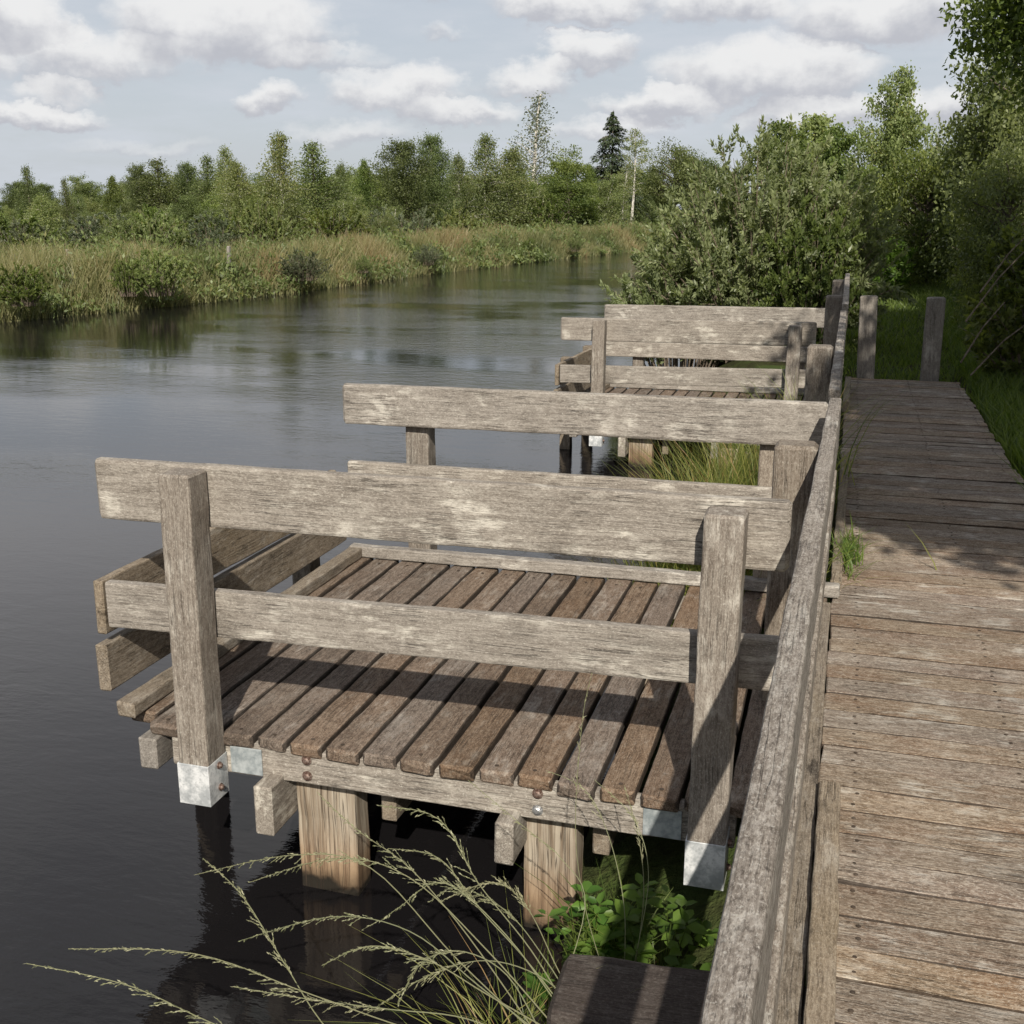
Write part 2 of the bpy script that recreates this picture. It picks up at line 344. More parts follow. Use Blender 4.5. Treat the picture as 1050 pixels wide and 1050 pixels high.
# ------------------------------------------------------------------ world: sky with cumulus
def make_world():
    w = bpy.data.worlds.new('World'); sc.world = w; w.use_nodes = True
    t = NT(w.node_tree); t.n.clear()
    sky = t.new('ShaderNodeTexSky', sky_type='NISHITA'); sky.sun_disc = False
    sky.sun_elevation = math.asin(SUN.z); sky.sun_rotation = math.atan2(SUN.x, SUN.y)
    sky.air_density = 1.0; sky.dust_density = 1.5; sky.ozone_density = 1.0; sky.altitude = 0
    g = t.new('ShaderNodeTexCoord').outputs['Generated']
    sp = t.new('ShaderNodeSeparateXYZ'); t.l.new(g, sp.inputs[0])
    az = t.m('ARCTAN2', sp.outputs[0], sp.outputs[1]); el = t.m('ARCSINE', sp.outputs[2])
    cb = t.new('ShaderNodeCombineXYZ'); t.put(cb.inputs[0], az); t.put(cb.inputs[1], el)
    ae = cb.outputs[0]
    d1 = t.vm('MULTIPLY', t.vm('SUBTRACT', t.noise(t.vm('MULTIPLY', g, (1, 1, 1.6)), 16, 6, .62, color=True), (.5, .5, .5)), (.10, .045, 0))
    d2 = t.vm('MULTIPLY', t.vm('SUBTRACT', t.noise(t.vm('MULTIPLY', g, (1, 1, 1.5)), 60, 4, .6, color=True), (.5, .5, .5)), (.014, .012, 0))
    P = t.vm('ADD', t.vm('ADD', ae, d1), d2)
    clouds = [  # u, v, half width, half height up, strength  (where they stand in the sky)
        (12, 20, 48, 26, 1.0), (235, 26, 105, 36, 1.0), (95, 62, 95, 26, .75), (38, 120, 70, 14, .9), (277, 102, 34, 15, .8),
        (408, 96, 68, 22, .9), (590, 6, 78, 20, 1.0), (604, 54, 56, 20, .95), (540, 84, 50, 18, .8), (672, 108, 62, 17, .95),
        (742, 8, 62, 22, .95), (792, 76, 100, 30, 1.0), (905, 12, 90, 30, 1.0), (458, 36, 26, 12, .45), (365, 140, 80, 14, .5),
        (620, 134, 70, 12, .6), (850, 118, 80, 18, .8), (55, 95, 36, 12, .5), (330, 60, 60, 16, .55), (480, 118, 60, 14, .7), (150, 150, 90, 10, .35),
        (-120, 60, 90, 30, .9), (1130, 60, 120, 30, .9), (420, -10, 60, 14, .5), (1000, 110, 80, 20, .8)]
    S = T = None
    for (u, v, a, b, k) in clouds:
        d = ray(u, v).normalized(); ca = math.atan2(d.x, d.y); ce = math.asin(d.z)
        A = a / F * 1.18; B = b / F * 1.22
        q = t.vm('MULTIPLY_ADD', P, (1 / A, 1 / B, 0), (-ca / A, -ce / B, 0))
        f = t.m('MULTIPLY', t.m('SUBTRACT', 1.0, t.vm('DOT_PRODUCT', q, q), clamp=True), k)
        s2 = t.new('ShaderNodeSeparateXYZ'); t.l.new(q, s2.inputs[0])
        if S is None: S = f; T = t.m('MULTIPLY', f, s2.outputs[1])
        else: S = t.m('ADD', S, f); T = t.m('MULTIPLY_ADD', f, s2.outputs[1], T)
    q = t.m('DIVIDE', T, t.m('ADD', S, .02))                      # -1 base of a cloud .. +1 its top
    S = t.m('MULTIPLY', S, t.ss(q, -.75, -.35, .25, 1.0))
    mask = t.ss(S, .05, .74)
    shade = t.ss(t.m('ADD', q, t.m('MULTIPLY', t.m('SUBTRACT', t.noise(g, 34, 4), .5), 1.1)), -.55, .35)
    front = t.ss(sp.outputs[1], -.25, .55)
    # higher up: a broken cloud layer in true perspective
    inv = t.m('DIVIDE', 1.0, t.m('MAXIMUM', sp.outputs[2], .05))
    pl = t.vm('MULTIPLY', g, (1, 1, 0)); pl = t.vm('SCALE', pl); pl.node.inputs['Scale'].default_value = 1; t.l.new(inv, pl.node.inputs['Scale'])
    lay = t.noise(t.vm('MULTIPLY', pl, (1.0, 1.0, 0)), 1.7, 6, .6)
    hi = t.m('MULTIPLY', t.m('MULTIPLY', t.ss(lay, .40, .64), t.ss(el, .17, .30)), t.m('MULTIPLY_ADD', front, .75, .25))
    veil = t.noise(t.vm('MULTIPLY', g, (1.0, 1.0, 5.0)), 5.0, 5, .6)
    # colours (relative to the picture, emission of the sky itself)
    skyc = t.vm('SCALE', sky.outputs[0]); skyc.node.inputs['Scale'].default_value = SKY_K
    base = t.mix(t.m('MULTIPLY_ADD', t.ss(veil, .35, .7), .22, .76), skyc, (.61, .65, .71))
    col = t.mix(t.m('MULTIPLY', t.ss(el, .9, .2, .35, 1.0), t.m('MULTIPLY_ADD', front, .85, .15)), skyc, t.mix(t.ss(el, .17, .28), base, (.90, .895, .93)))
    cc = t.mix(shade, (.50, .508, .555), (.87, .865, .86))
    col = t.mix(t.m('MULTIPLY', mask, .88), col, cc)
    col = t.mix(t.m('MULTIPLY', hi, .8), col, t.mix(t.ss(lay, .55, .72), (.92, .915, .91), (.56, .565, .61)))
    bg = t.new('ShaderNodeBackground'); t.put(bg.inputs[0], col); bg.inputs[1].default_value = SKY_S
    o = t.new('ShaderNodeOutputWorld'); t.l.new(bg.outputs[0], o.inputs[0])
    w.cycles.sampling_method = 'MANUAL'; w.cycles.sample_map_resolution = 512
SKY_K = 0.075; SKY_S = 0.83
make_world()

# ------------------------------------------------------------------ terrain and water
ZW = -0.56
def lin(x, xs, ys): return float(np.interp(x, xs, ys))
NY = [-60, -3, 2.2, 3.0, 8, 11, 13, 18, 25, 40, 58, 64]; NX = [-.9, -.85, -.50, -.75, -.95, -1.0, -1.7, -2.2, -3.0, -3.0, -3.0, -8]
FY = [-60, 0, 18.5, 21.4, 23.2, 27.1, 36.7, 46.8, 54.6, 64]; FX = [-19, -17.2, -15.8, -15.0, -14.5, -14.0, -13.4, -12.3, -11.0, -8]
def near_x(y): return lin(y, NY, NX)
def far_x(y): return lin(y, FY, FX)
def ground_z(x, y):
    n = near_x(y); f = far_x(y)
    bump = mnoise.noise(V((x * .8, y * .8, 3))) * .05
    if y > 64: d = -1.0
    else: d = min(n - x, x - f)                        # >0 inside the water
    if d > 0: return ZW - min(.9, d * .9) + bump * .3
    if x > (n + f) / 2 and y <= 64:
        z = ZW + min(1, (x - n) / .75) * (ZW * -1 - .14)
        return z + bump * min(1, -d)
    return ZW + min(1, -d / .7) * .34 + min(1, max(0, -d - .7) / 20) * .25 + bump
def make_ground():
    xs = np.unique(np.concatenate([[-700, -400, -250, -160, -110, -80], np.arange(-60, -20, 2.5), np.arange(-20, -9, .4), np.arange(-9, -3.5, .5), np.arange(-3.5, 2.5, .12), np.arange(2.5, 12, .6), np.arange(12, 40, 3), [60, 100, 160, 250, 400, 700]]))
    ys = np.unique(np.concatenate([[-400, -200, -100, -50, -25, -12], np.arange(-8, 30, .3), np.arange(30, 70, 1.0), np.arange(70, 130, 6), [160, 220, 320, 500, 800]]))
    nx, ny = len(xs), len(ys)
    vs = np.array([(x, y, ground_z(x, y)) for y in ys for x in xs])
    ii, jj = np.meshgrid(np.arange(nx - 1), np.arange(ny - 1)); b = (jj * nx + ii).ravel()
    me = np_mesh('ground', vs, np.stack([b, b + 1, b + nx + 1, b + nx], 1), smooth=True)
    m, t = material('bank_earth'); geo = t.new('ShaderNodeNewGeometry').outputs['Position']
    n1 = t.noise(geo, 1.3, 5, .6); n2 = t.noise(geo, 22, 5, .65)
    col = t.mix(t.ss(n1, .4, .6), (.036, .034, .016), (.055, .080, .022))
    col = t.mix(t.m('MULTIPLY', t.ss(n2, .45, .7), .7), col, (.075, .088, .030))
    principled(t, col, .95, t.bump(n2, .8, .05), spec=.1)
    tag(place('ground', me, m, None, (0, 0, 0)), kind='structure')
make_ground()
def make_water():
    m, t = material('dark_water'); geo = t.new('ShaderNodeNewGeometry').outputs['Position']
    r1 = t.noise(t.vm('MULTIPLY', geo, (2.2, 4.6, 1)), 1.6, 4, .55, .4)
    r2 = t.noise(t.vm('MULTIPLY', geo, (3.0, 7.5, 1)), 5.0, 3, .6)
    patch = t.ss(t.noise(t.vm('MULTIPLY', geo, (.16, .30, 1)), 1.0, 3, .6), .40, .64)
    h = t.m('MULTIPLY', t.m('ADD', r1, t.m('MULTIPLY', r2, .35)), t.m('MULTIPLY_ADD', patch, .85, .16))
    p = principled(t, t.mix(patch, (.0080, .0074, .0080), (.0095, .0092, .0088)), .035, t.bump(h, .30, .035), spec=.5)
    p.inputs['IOR'].default_value = 1.36
    vs = np.array([(-30, -40, ZW), (4, -40, ZW), (4, 72, ZW), (-30, 72, ZW)])
    tag(place('water', np_mesh('water', vs, [[0, 1, 2, 3]]), m, None, (0, 0, 0)), kind='structure')
make_water()

# ------------------------------------------------------------------ boardwalk
def make_boardwalk():
    b = MB(); y = -2.2; k = 0
    while y < 11.35:
        w = .128 + rnd.uniform(-.018, .010)
        xr = 1.13 - .010 * max(0, y - 2) + rnd.uniform(-.012, .012); xl = .016 + rnd.uniform(-.005, .005)
        tilt = rnd.uniform(-.004, .004); dz = rnd.uniform(-.0015, .0015)
        b.board((xl, y + w / 2 + tilt, -.021 + dz), (xr, y + w / 2 - tilt, -.021 + dz + rnd.uniform(-.004, .004)), (0, 0, 1), w, .042, ch=.0040, wobble=.0028, seg=.07, endwear=.008)
        for xs_ in (.115, .575, 1.0):
            for yo in (.27, .73): b.screw((xs_ + rnd.uniform(-.008, .008), y + w * yo + rnd.uniform(-.006, .006), dz + .0005))
        y += w + rnd.uniform(.003, .007)
    o = b.build('boardwalk', M['walk'], side_mat=M['shade_grime']); tag(o, kind='structure')
    s = MB()
    for x in (.12, .58, 1.0):
        s.board((x, -2.2, -.105), (x, 11.3, -.105), (0, 0, 1), .08, .10, seg=.6)
    s.board((-.020, -2.2, -.040), (-.018, 4.66, -.040), (0, 0, 1), .062, .09, ch=.006, wobble=.003)
    tag(s.build('boardwalk_bearers', M['mossy']), kind='structure')
make_boardwalk()
b = MB().board((.043, .2, .018), (.045, 3.02, .018), (0, 0, 1), .060, .042, ch=.006, wobble=.005)
tag(b.build('edge_batten', M['mossy']), 'short mossy edge batten on the sunlit boardwalk under the near handrail', 'batten')
b = MB().board((.026, 4.83, .022), (.040, 7.6, .022), (0, 0, 1), .046, .048, ch=.005, wobble=.004)
tag(b.build('edge_batten', M['mossy']), 'thin edge batten on the boardwalk with green weeds growing against it', 'batten')
b = MB().board((.02, 9.4, .045), (.03, 10.85, .045), (0, 0, 1), .05, .09, ch=.005, wobble=.004)
tag(b.build('edge_batten', M['mossy']), 'shaded edge batten at the far end of the boardwalk', 'batten')

# end posts of the boardwalk
for (xa, ya, tilt, lab) in ((.175, 11.55, .012, 'grey wooden post at the boardwalk end, the one beside the railing'),
                            (.760, 11.55, -.012, 'grey wooden post at the boardwalk end, the one towards the dark bushes')):
    b = MB().board((xa + .02, ya, -.16), (xa - tilt * 1.0, ya, .775), (0, 1, 0), .165, .13, ch=.012, wobble=.004)
    tag(b.build('wooden_post', M['grey']), lab, 'post', 'wooden posts at the end of the boardwalk')

# ------------------------------------------------------------------ fishing platform
def make_platform():
    Y0 = 2.88
    root = thing('fishing_platform', (-1.2, 3.8, ZW), 'nearest wooden fishing platform, its brown deck in full view', 'fishing platform', 'fishing platforms along the boardwalk')
    B = lambda *a, **k: MB().board(*a, **k)
    # deck boards
    d = MB(); x = -2.185; i = 0
    while x < -.10:
        w = .108 + rnd.uniform(-.006, .006)
        y0 = 2.868 + rnd.uniform(-.010, .010) + (.06 if i == 0 else 0)
        d.board((x + w / 2, y0, -.024 + rnd.uniform(-.003, .003)), (x + w / 2 + rnd.uniform(-.004, .004), 4.745, -.024 + rnd.uniform(-.004, .004)), (0, 0, 1), w, .044, ch=.008, wobble=.0035, endwear=.012)
        for ys_ in (2.905, 3.85, 4.64):
            d.screw((x + w * rnd.uniform(.4, .6), ys_ + rnd.uniform(-.006, .006), -.0005), .005)
        x += w + rnd.uniform(.011, .017); i += 1
    d.build('deck', M['deck'], root, side_mat=M['shade_grime'])
    B((-2.155, 2.875, .026), (-2.155, 4.69, .026), (0, 0, 1), .066, .050, ch=.007, wobble=.004).build('edge_batten', M['mossy'], root)
    B((-2.19, 4.715, .030), (.045, 4.745, .030), (0, 0, 1), .055, .052, ch=.006, wobble=.003).build('edge_batten', M['grey'], root)
    # fascia and frame
    fa = B((-1.995, Y0 + .0225, -.086), (-.20, Y0 + .0225, -.086), (0, 0, 1), .045, .112, ch=.004).build('fascia_beam', M['grey'], root)
    for (x, z, mt) in ((-1.515, -.058, 'rust'), (-1.515, -.112, 'rust'), (-.772, -.056, 'rust'), (-.772, -.110, 'zinc')):
        MB().bolt((x, Y0 - .002, z), (0, -1, 0), .0125).build('bolt', M[mt], fa)
    for x in (-1.725, -.405):
        MB().box((x - .055, Y0 - .005, -.136), (x + .055, Y0 - .0005, -.046), .001).build('plate', M['plate'], fa)
    B((-2.0, 4.70, -.0975), (-.2, 4.70, -.0975), (0, 0, 1), .045, .10, ch=.004).build('rear_beam', M['grey'], root)
    for (xc, y0, w, z0, z1) in ((-2.065, 2.845, .065, -.155, -.048), (-1.628, 2.79, .062, -.29, -.125), (-.853, 2.80, .058, -.262, -.125)):
        B((xc, y0, (z0 + z1) / 2), (xc, 4.70, (z0 + z1) / 2), (0, 0, 1), w, z1 - z0, ch=.006).build('joist', M['grey'], root)
    for (xc, w) in ((-1.285, .05), (-.60, .05)):
        jo = B((xc, 2.97, -.21), (xc, 4.70, -.21), (0, 0, 1), w, .15, ch=.005).build('joist', M['mossy'], root)
    for xc in (-1.2, -.4):
        B((xc, 2.95, -.075), (xc, 4.67, -.075), (0, 0, 1), .05, .055, ch=.004).build('joist', M['mossy'], root)
    # piles
    for (xc, w) in ((-1.492, .205), (-.752, .165)):
        for y in (3.0, 4.45):
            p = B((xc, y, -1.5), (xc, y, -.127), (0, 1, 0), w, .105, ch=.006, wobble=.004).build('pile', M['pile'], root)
            if y < 4: MB().bolt((xc + w / 2 + .003, 2.985, -.185), (1, -.2, 0), .011).build('bolt', M['zinc'], p)
    # side railings: near side has posts in front of its planks, far side behind
    for xc in (-1.846, -.268):
        p = B((xc - .002, Y0 - .058, -.195), (xc + .004, Y0 - .058, .852), (0, 1, 0), .104, .104, ch=.007).build('post', M['post'], root)
        s = MB(); s.box((xc - .0565, Y0 - .1155, -.205), (xc + .0525, Y0 - .111, -.068), .001)
        s.box((xc - .0565, Y0 - .1108, -.205), (xc - .0525, Y0 - .004, -.068), .001); s.box((xc + .0485, Y0 - .1108, -.205), (xc + .0525, Y0 - .004, -.068), .001)
        sh = s.build('shoe', M['steel'], p)
        for z in (-.09, -.165): MB().bolt((xc + .0535, Y0 - .055, z), (1, 0, 0), .009).build('bolt', M['rust'], sh)
    B((-2.19, Y0 + .021, .760), (-.105, Y0 + .021, .777), (0, 0, 1), .040, .190, ch=.010).build('upper_plank', M['grey'], root)
    B((-2.195, Y0 + .021, .382), (-.105, Y0 + .021, .420), (0, 0, 1), .040, .150, ch=.007).build('lower_plank', M['grey'], root)
    YF = 4.70
    for xc in (-1.858, -.265):
        B((xc, YF + .10, -.13), (xc, YF + .10, .80), (0, 1, 0), .112, .105, ch=.010).build('post', M['post'], root)
    B((-2.20, YF + .022, .728), (-.055, YF + .022, .742), (0, 0, 1), .042, .185, ch=.011).build('upper_plank', M['grey'], root)
    B((-2.19, YF + .022, .385), (-.20, YF + .022, .39), (0, 0, 1), .042, .150, ch=.007).build('lower_plank', M['grey'], root)
    # water side: two low planks on outside posts
    B((-2.222, Y0 + .003, .368), (-2.222, 4.62, .345), (0, 0, 1), .034, .180, ch=.005).build('front_plank', M['mossy'], root)
    B((-2.222, Y0 - .01, .165), (-2.222, YF, .160), (0, 0, 1), .044, .160, ch=.006).build('front_plank', M['mossy'], root)
    for y in (3.55, 4.45):
        B((-2.295, y, -.9), (-2.295, y, .44), (0, 1, 0), .10, .10, ch=.008).build('front_post', M['mossy'], root)
    return root
plat = make_platform()
p2 = dup(plat); p2['label'] = 'farther fishing platform, standing before the big willow bush and partly in shade'
p2.location = V(plat.location) + V((-.14, 6.45, -.155))

# ------------------------------------------------------------------ handrail along the boardwalk
def make_railing():
    root = thing('railing', (-.1, 4, 0), 'long weathered handrail fence running beside the boardwalk', 'railing')
    for (y, xa, top, lo) in ((-1.2, -.16, .87, -.6), (3.655, -.132, .872, -.6), (6.35, -.140, .878, -.6), (9.6, onY(856, 303, 9.6).x, onY(856, 303, 9.6).z, -.5), (12.2, onY(861, 287, 12.2).x, onY(861, 287, 12.2).z, -.5)):
        MB().board((xa + .010, y, lo), (xa, y, top), (0, 1, 0), .135, .11, ch=.012).build('post', M['post'], root)
    MB().board((-.083, -1.6, .79), (-.029, 4.58, .785), (0, 0, 1), .047, .185, ch=.007, wobble=.003).build('top_rail', M['rail'], root)
    MB().board((-.038, 4.9, .775), (-.046, 8.75, .775), (0, 0, 1), .045, .18, ch=.006, wobble=.003).build('top_rail', M['rail'], root)
    MB().board((-.036, 8.77, .82), (-.052, 12.2, .86), (0, 0, 1), .045, .18, ch=.006, wobble=.003).build('top_rail', M['rail'], root)
    MB().board((-.074, -1.6, .40), (-.025, 5.1, .40), (0, 0, 1), .042, .15, ch=.006).build('lower_rail', M['rail'], root)
    MB().board((-.036, 5.12, .40), (-.046, 12.1, .40), (0, 0, 1), .042, .15, ch=.006).build('lower_rail', M['rail'], root)
make_railing()
b = MB().board((-.545, 2.21, -.215), (.10, 2.235, -.20), (0, 0, 1), .235, .13, ch=.014, wobble=.005)
tag(b.build('timber_beam', M['stub']), 'dark weathered beam end with pale cracks beneath the near handrail', 'beam')

# ------------------------------------------------------------------ plants
def leaf_quads(c, d, n, ln, wd, rs):
    """c centres, d leaf axis, n rough normal -> diamond leaves"""
    d = d / (np.linalg.norm(d, axis=1, keepdims=True) + 1e-9)
    s = np.cross(d, n); s /= (np.linalg.norm(s, axis=1, keepdims=True) + 1e-9)
    nn = np.cross(s, d)
    ln = ln[:, None]; wd = wd[:, None]
    v = np.stack([c - d * ln * .5, c + s * wd * .5 + nn * wd * .12 - d * ln * .06, c + d * ln * .5 - nn * ln * .08, c - s * wd * .5 + nn * wd * .12 - d * ln * .06], 1)
    return v.reshape(-1, 3)
def leaf_mesh(name, V_, wr, origin=(0, 0, 0)):
    n = len(V_) // 4
    return np_mesh(name, V_ - np.array(origin), np.arange(n * 4).reshape(n, 4), wr=np.repeat(wr, 4))
def unit(rs, n):
    v = rs.normal(size=(n, 3)); return v / np.linalg.norm(v, axis=1, keepdims=True)

def birch_tree(Hh, R, nb, per, ls, seed, profile='cone', sparse=0.0, droop=.25, t0=.10, elev=(.5, 1.0), lw=.7, stems=1):
    rs = np.random.RandomState(seed); tr = MB(); C_ = []; D_ = []; W_ = []
    for st in range(stems):
        lean = np.array([rs.normal() * .05, rs.normal() * .05]) * Hh * (1 + .8 * (stems > 1)); hh = Hh * (1 if st == 0 else rs.uniform(.7, .95))
        def tp(t): return np.array([lean[0] * t * t + .012 * Hh * math.sin(5 * t + seed), lean[1] * t * t + .012 * Hh * math.sin(4 * t + 2 + seed), hh * t])
        tr.tube([tp(i / 8) for i in range(9)], .016 * Hh + .01, .004 * Hh, 6)
        for k in range(nb // stems):
            t = t0 + (1 - t0) * (k + rs.rand()) / (nb / stems)
            a = k * 2.4 + rs.rand() * 1.2
            pr = {'cone': (1 - t) ** .75 + .06, 'oval': math.sin(PI * min(1, (.12 + .88 * (t - t0) / (1 - t0)))) ** .6 * (1.0 if t < .6 else 1) + .08, 'col': .75 * (1 - t ** 4) + .15}[profile]
            L = R * pr * rs.uniform(.65, 1.15); e = rs.uniform(*elev)
            p0 = tp(t); dirn = np.array([math.cos(a) * math.cos(e), math.sin(a) * math.cos(e), math.sin(e)])
            pts = [p0 + dirn * L * s + np.array([0, 0, -droop * L * s * s]) for s in (0, .33, .66, 1)]
            tr.tube(pts, .005 * Hh * (1.1 - t) + .004, .003, 3)
            if rs.rand() < sparse: continue
            n = max(6, int(per * (L / R + .15) * rs.uniform(.7, 1.3)))
            s = rs.uniform(.12, 1.05, n) ** .8
            base = p0 + dirn * (L * s)[:, None]; base[:, 2] -= droop * L * s * s
            sp_ = .125 * R * (.45 + .6 * (1 - t))
            off = rs.normal(size=(n, 3)) * np.array([sp_, sp_, sp_ * .9]); off[:, 2] -= np.abs(rs.normal(size=n)) * sp_ * .5
            C_.append(base + off); dd = unit(rs, n); dd[:, 2] -= .7; D_.append(dd)
            W_.append(np.clip(rs.uniform(.25, .75) + rs.normal(size=n) * .22, 0, 1))
    C_ = np.concatenate(C_); D_ = np.concatenate(D_); W_ = np.concatenate(W_); n = len(C_)
    l = ls * rs.uniform(.7, 1.3, n); nrm = unit(rs, n) + np.array([0, -.5, .6])
    return tr, leaf_quads(C_, D_, nrm, l, l * lw, rs), W_

def broad_tree(Hh, R, zc, rz, ncl, per, ls, seed, lw=.75, cl=.30, trunk_r=None, hollow=.45, flat=0.0):
    """crown of leafy clumps on branches: ellipsoid R x R x rz centred at height zc"""
    rs = np.random.RandomState(seed); tr = MB(); C_ = []; D_ = []; W_ = []
    r0 = trunk_r or .03 * Hh
    tr.tube([(0, 0, 0), (.02 * Hh, 0, zc * .4), (-.01 * Hh, .02 * Hh, zc * .75), (0, 0, zc + rz * .6)], r0, r0 * .25, 7)
    dirs = unit(rs, ncl)
    for k in range(ncl):
        d = dirs[k]; lob = 1 + .30 * mnoise.noise(V(d.tolist()) * 1.7 + V((seed, 0, 0))) + .12 * mnoise.noise(V(d.tolist()) * 5 + V((0, seed, 0)))
        rad = (hollow + (1 - hollow) * rs.rand() ** .6) * lob
        c = np.array([d[0] * R, d[1] * R, d[2] * rz]) * rad + np.array([0, 0, zc])
        if c[2] < .12: c[2] = .12 + rs.rand() * .3
        st = np.array([0, 0, max(.05, min(zc + rz * .4, c[2] - .5 * math.hypot(c[0], c[1])))])
        mid = (st + c) / 2 + np.array([0, 0, .06 * R])
        tr.tube([st, mid, c], r0 * .28, .004, 4)
        n = int(per * rs.uniform(.6, 1.4)); cr = cl * R * rs.uniform(.6, 1.25)
        o = unit(rs, n) * (rs.rand(n, 1) ** .45) * cr * np.array([1.15, 1.15, .85]); C_.append(c + o)
        dd = unit(rs, n); dd[:, 2] -= .35; D_.append(dd)
        W_.append(np.clip(rs.uniform(.2, .8) + rs.normal(size=n) * .2, 0, 1))
    C_ = np.concatenate(C_); D_ = np.concatenate(D_); W_ = np.concatenate(W_)
    ok = C_[:, 2] > .03; C_ = C_[ok]; D_ = D_[ok]; W_ = W_[ok]; n = len(C_)
    l = ls * rs.uniform(.65, 1.35, n); nrm = unit(rs, n) + np.array([0, -.3, .7])
    return tr, leaf_quads(C_, D_, nrm, l, l * lw, rs), W_

def bush(Rx, Ry, Hh, ns, per, ls, seed, lw=.36, spread=1.0, twigs=5):
    """many arching stems from the ground with leaves along side twigs"""
    rs = np.random.RandomState(seed); tr = MB(); C_ = []; D_ = []; W_ = []
    for k in range(ns):
        a = rs.rand() * 2 * PI; r = math.sqrt(rs.rand())
        b0 = np.array([math.cos(a) * Rx * r * .45, math.sin(a) * Ry * r * .45, 0])
        out = np.array([math.cos(a) * Rx * r, math.sin(a) * Ry * r, 0]) * spread
        h = Hh * (math.sqrt(max(0.05, 1 - (r * .93) ** 2))) * rs.uniform(.74, 1.0)
        tip = np.array([out[0], out[1], h]) + rs.normal(size=3) * .035 * Hh
        ctl = b0 * .4 + out * .6 * np.array([.7, .7, 0]) + np.array([0, 0, h * .62])
        q = lambda t: (1 - t) ** 2 * b0 + 2 * t * (1 - t) * ctl + t * t * tip
        tr.tube([q(i / 6) for i in range(7)], .006 * Hh + .003, .003, 4)
        tone = rs.uniform(.25, .75)
        for j in range(twigs):
            t = rs.uniform(.12, 1.0); p = q(t); tl = Hh * .22 * rs.uniform(.5, 1.2) * (1.15 - .5 * t)
            e = q(min(1, t + .05)) - q(max(0, t - .05)); e /= np.linalg.norm(e) + 1e-9
            dirn = e * .8 + unit(rs, 1)[0] * .85 + np.array([0, 0, .15]); dirn /= np.linalg.norm(dirn)
            n = int(per * rs.uniform(.7, 1.3)); s = rs.rand(n)
            side = unit(rs, n)
            c = p + dirn * (tl * s)[:, None] + side * (ls * .42)
            dd = dirn * .9 + side * .9; C_.append(c); D_.append(dd)
            W_.append(np.clip(tone + rs.normal(size=n) * .2, 0, 1))
            if j < 3: tr.tube([p, p + dirn * tl * .5, p + dirn * tl], .004, .0015, 3)
    C_ = np.concatenate(C_); D_ = np.concatenate(D_); W_ = np.concatenate(W_)
    ok = C_[:, 2] > .02; C_ = C_[ok]; D_ = D_[ok]; W_ = W_[ok]; n = len(C_)
    l = ls * rs.uniform(.7, 1.3, n); nrm = unit(rs, n) + np.array([0, -.4, .7])
    return tr, leaf_quads(C_, D_, nrm, l, l * lw, rs), W_

def spruce_tree(Hh, R, seed, ls=.16):
    rs = np.random.RandomState(seed); tr = MB(); C_ = []; D_ = []
    tr.tube([(0, 0, 0), (0, .02, Hh * .5), (0, 0, Hh)], .018 * Hh, .01, 6)
    for k in range(135):
        t = .24 + .75 * rs.rand() ** .9; a = rs.rand() * 2 * PI
        L = R * ((1 - t) / .76) ** .75 * rs.uniform(.4, 1.2) + .10; dr = rs.uniform(.25, .75)
        dirn = np.array([math.cos(a), math.sin(a), rs.uniform(.05, .45)]); p0 = np.array([0, 0, Hh * t])
        tr.tube([p0, p0 + dirn * L * .5 - np.array([0, 0, .25 * dr * L]), p0 + dirn * L - np.array([0, 0, dr * L])], .012, .004, 3)
        n = int(75 * L / R) + 16; q_ = rs.uniform(.08, 1, n)
        c = p0 + dirn * (L * q_)[:, None]; c[:, 2] -= dr * L * q_ * q_
        side = np.array([-math.sin(a), math.cos(a), 0]); off = (rs.rand(n) - .5) * .5 * L * (1.1 - .5 * q_)
        c += side * off[:, None]; c[:, 2] -= np.abs(off) * .5 + rs.rand(n) * .16
        C_.append(c); dd = np.tile(dirn, (n, 1)) * .7 + side * np.sign(off)[:, None] * .8 + np.array([0, 0, -.8]); D_.append(dd)
    C_ = np.concatenate(C_); D_ = np.concatenate(D_); n = len(C_)
    l = ls * rs.uniform(.7, 1.3, n); nrm = unit(rs, n) * .5 + np.array([0, 0, 1])
    return tr, leaf_quads(C_, D_, nrm, l, l * .34, rs), rs.rand(n)

PROTO = {}
def proto(key, data, leaf, bark):
    tr, q, w = data
    cm = leaf_mesh(key + '_crown', q, w); cm.materials.append(M[leaf])
    tm = tr.mesh(key + '_trunk', V((0, 0, 0))); tm.materials.append(M[bark])
    PROTO[key] = (cm, tm, float(q[:, 2].max()))
def put_tree(key, name, loc, height, wide, rot, label, cat, group=None, parts=('crown', 'trunk')):
    cm, tm, h0 = PROTO[key]; s = height / h0
    root = thing(name, loc, label, cat, group); root.rotation_euler = (0, 0, rot); root.scale = (s * wide, s * wide, s)
    for nm, me in zip(parts, (cm, tm)):
        o = bpy.data.objects.new(nm, me); MAIN.objects.link(o); o.parent = root
    return root

proto('birch_a', birch_tree(5.0, 2.25, 80, 290, .078, 1, 'cone', elev=(.3, .85)), 'birch_leaf', 'birch_bark')
proto('birch_b', birch_tree(5.0, 2.1, 76, 270, .076, 2, 'cone', sparse=.08, droop=.35, elev=(.35, .9)), 'birch_leaf', 'birch_bark')
proto('birch_c', birch_tree(4.2, 2.0, 84, 280, .076, 3, 'oval', t0=.04, stems=3), 'birch_leaf', 'birch_bark')
proto('birch_d', birch_tree(5.0, 1.65, 74, 180, .072, 4, 'cone', sparse=.12, elev=(.5, 1.05)), 'oak_leaf', 'bark')
proto('oval_a', birch_tree(5.0, 2.0, 84, 320, .080, 5, 'oval', t0=.06), 'oak_leaf', 'bark')
proto('oval_b', birch_tree(5.0, 1.9, 80, 300, .080, 6, 'cone', t0=.05, elev=(.5, 1.0)), 'shade_leaf', 'bark')
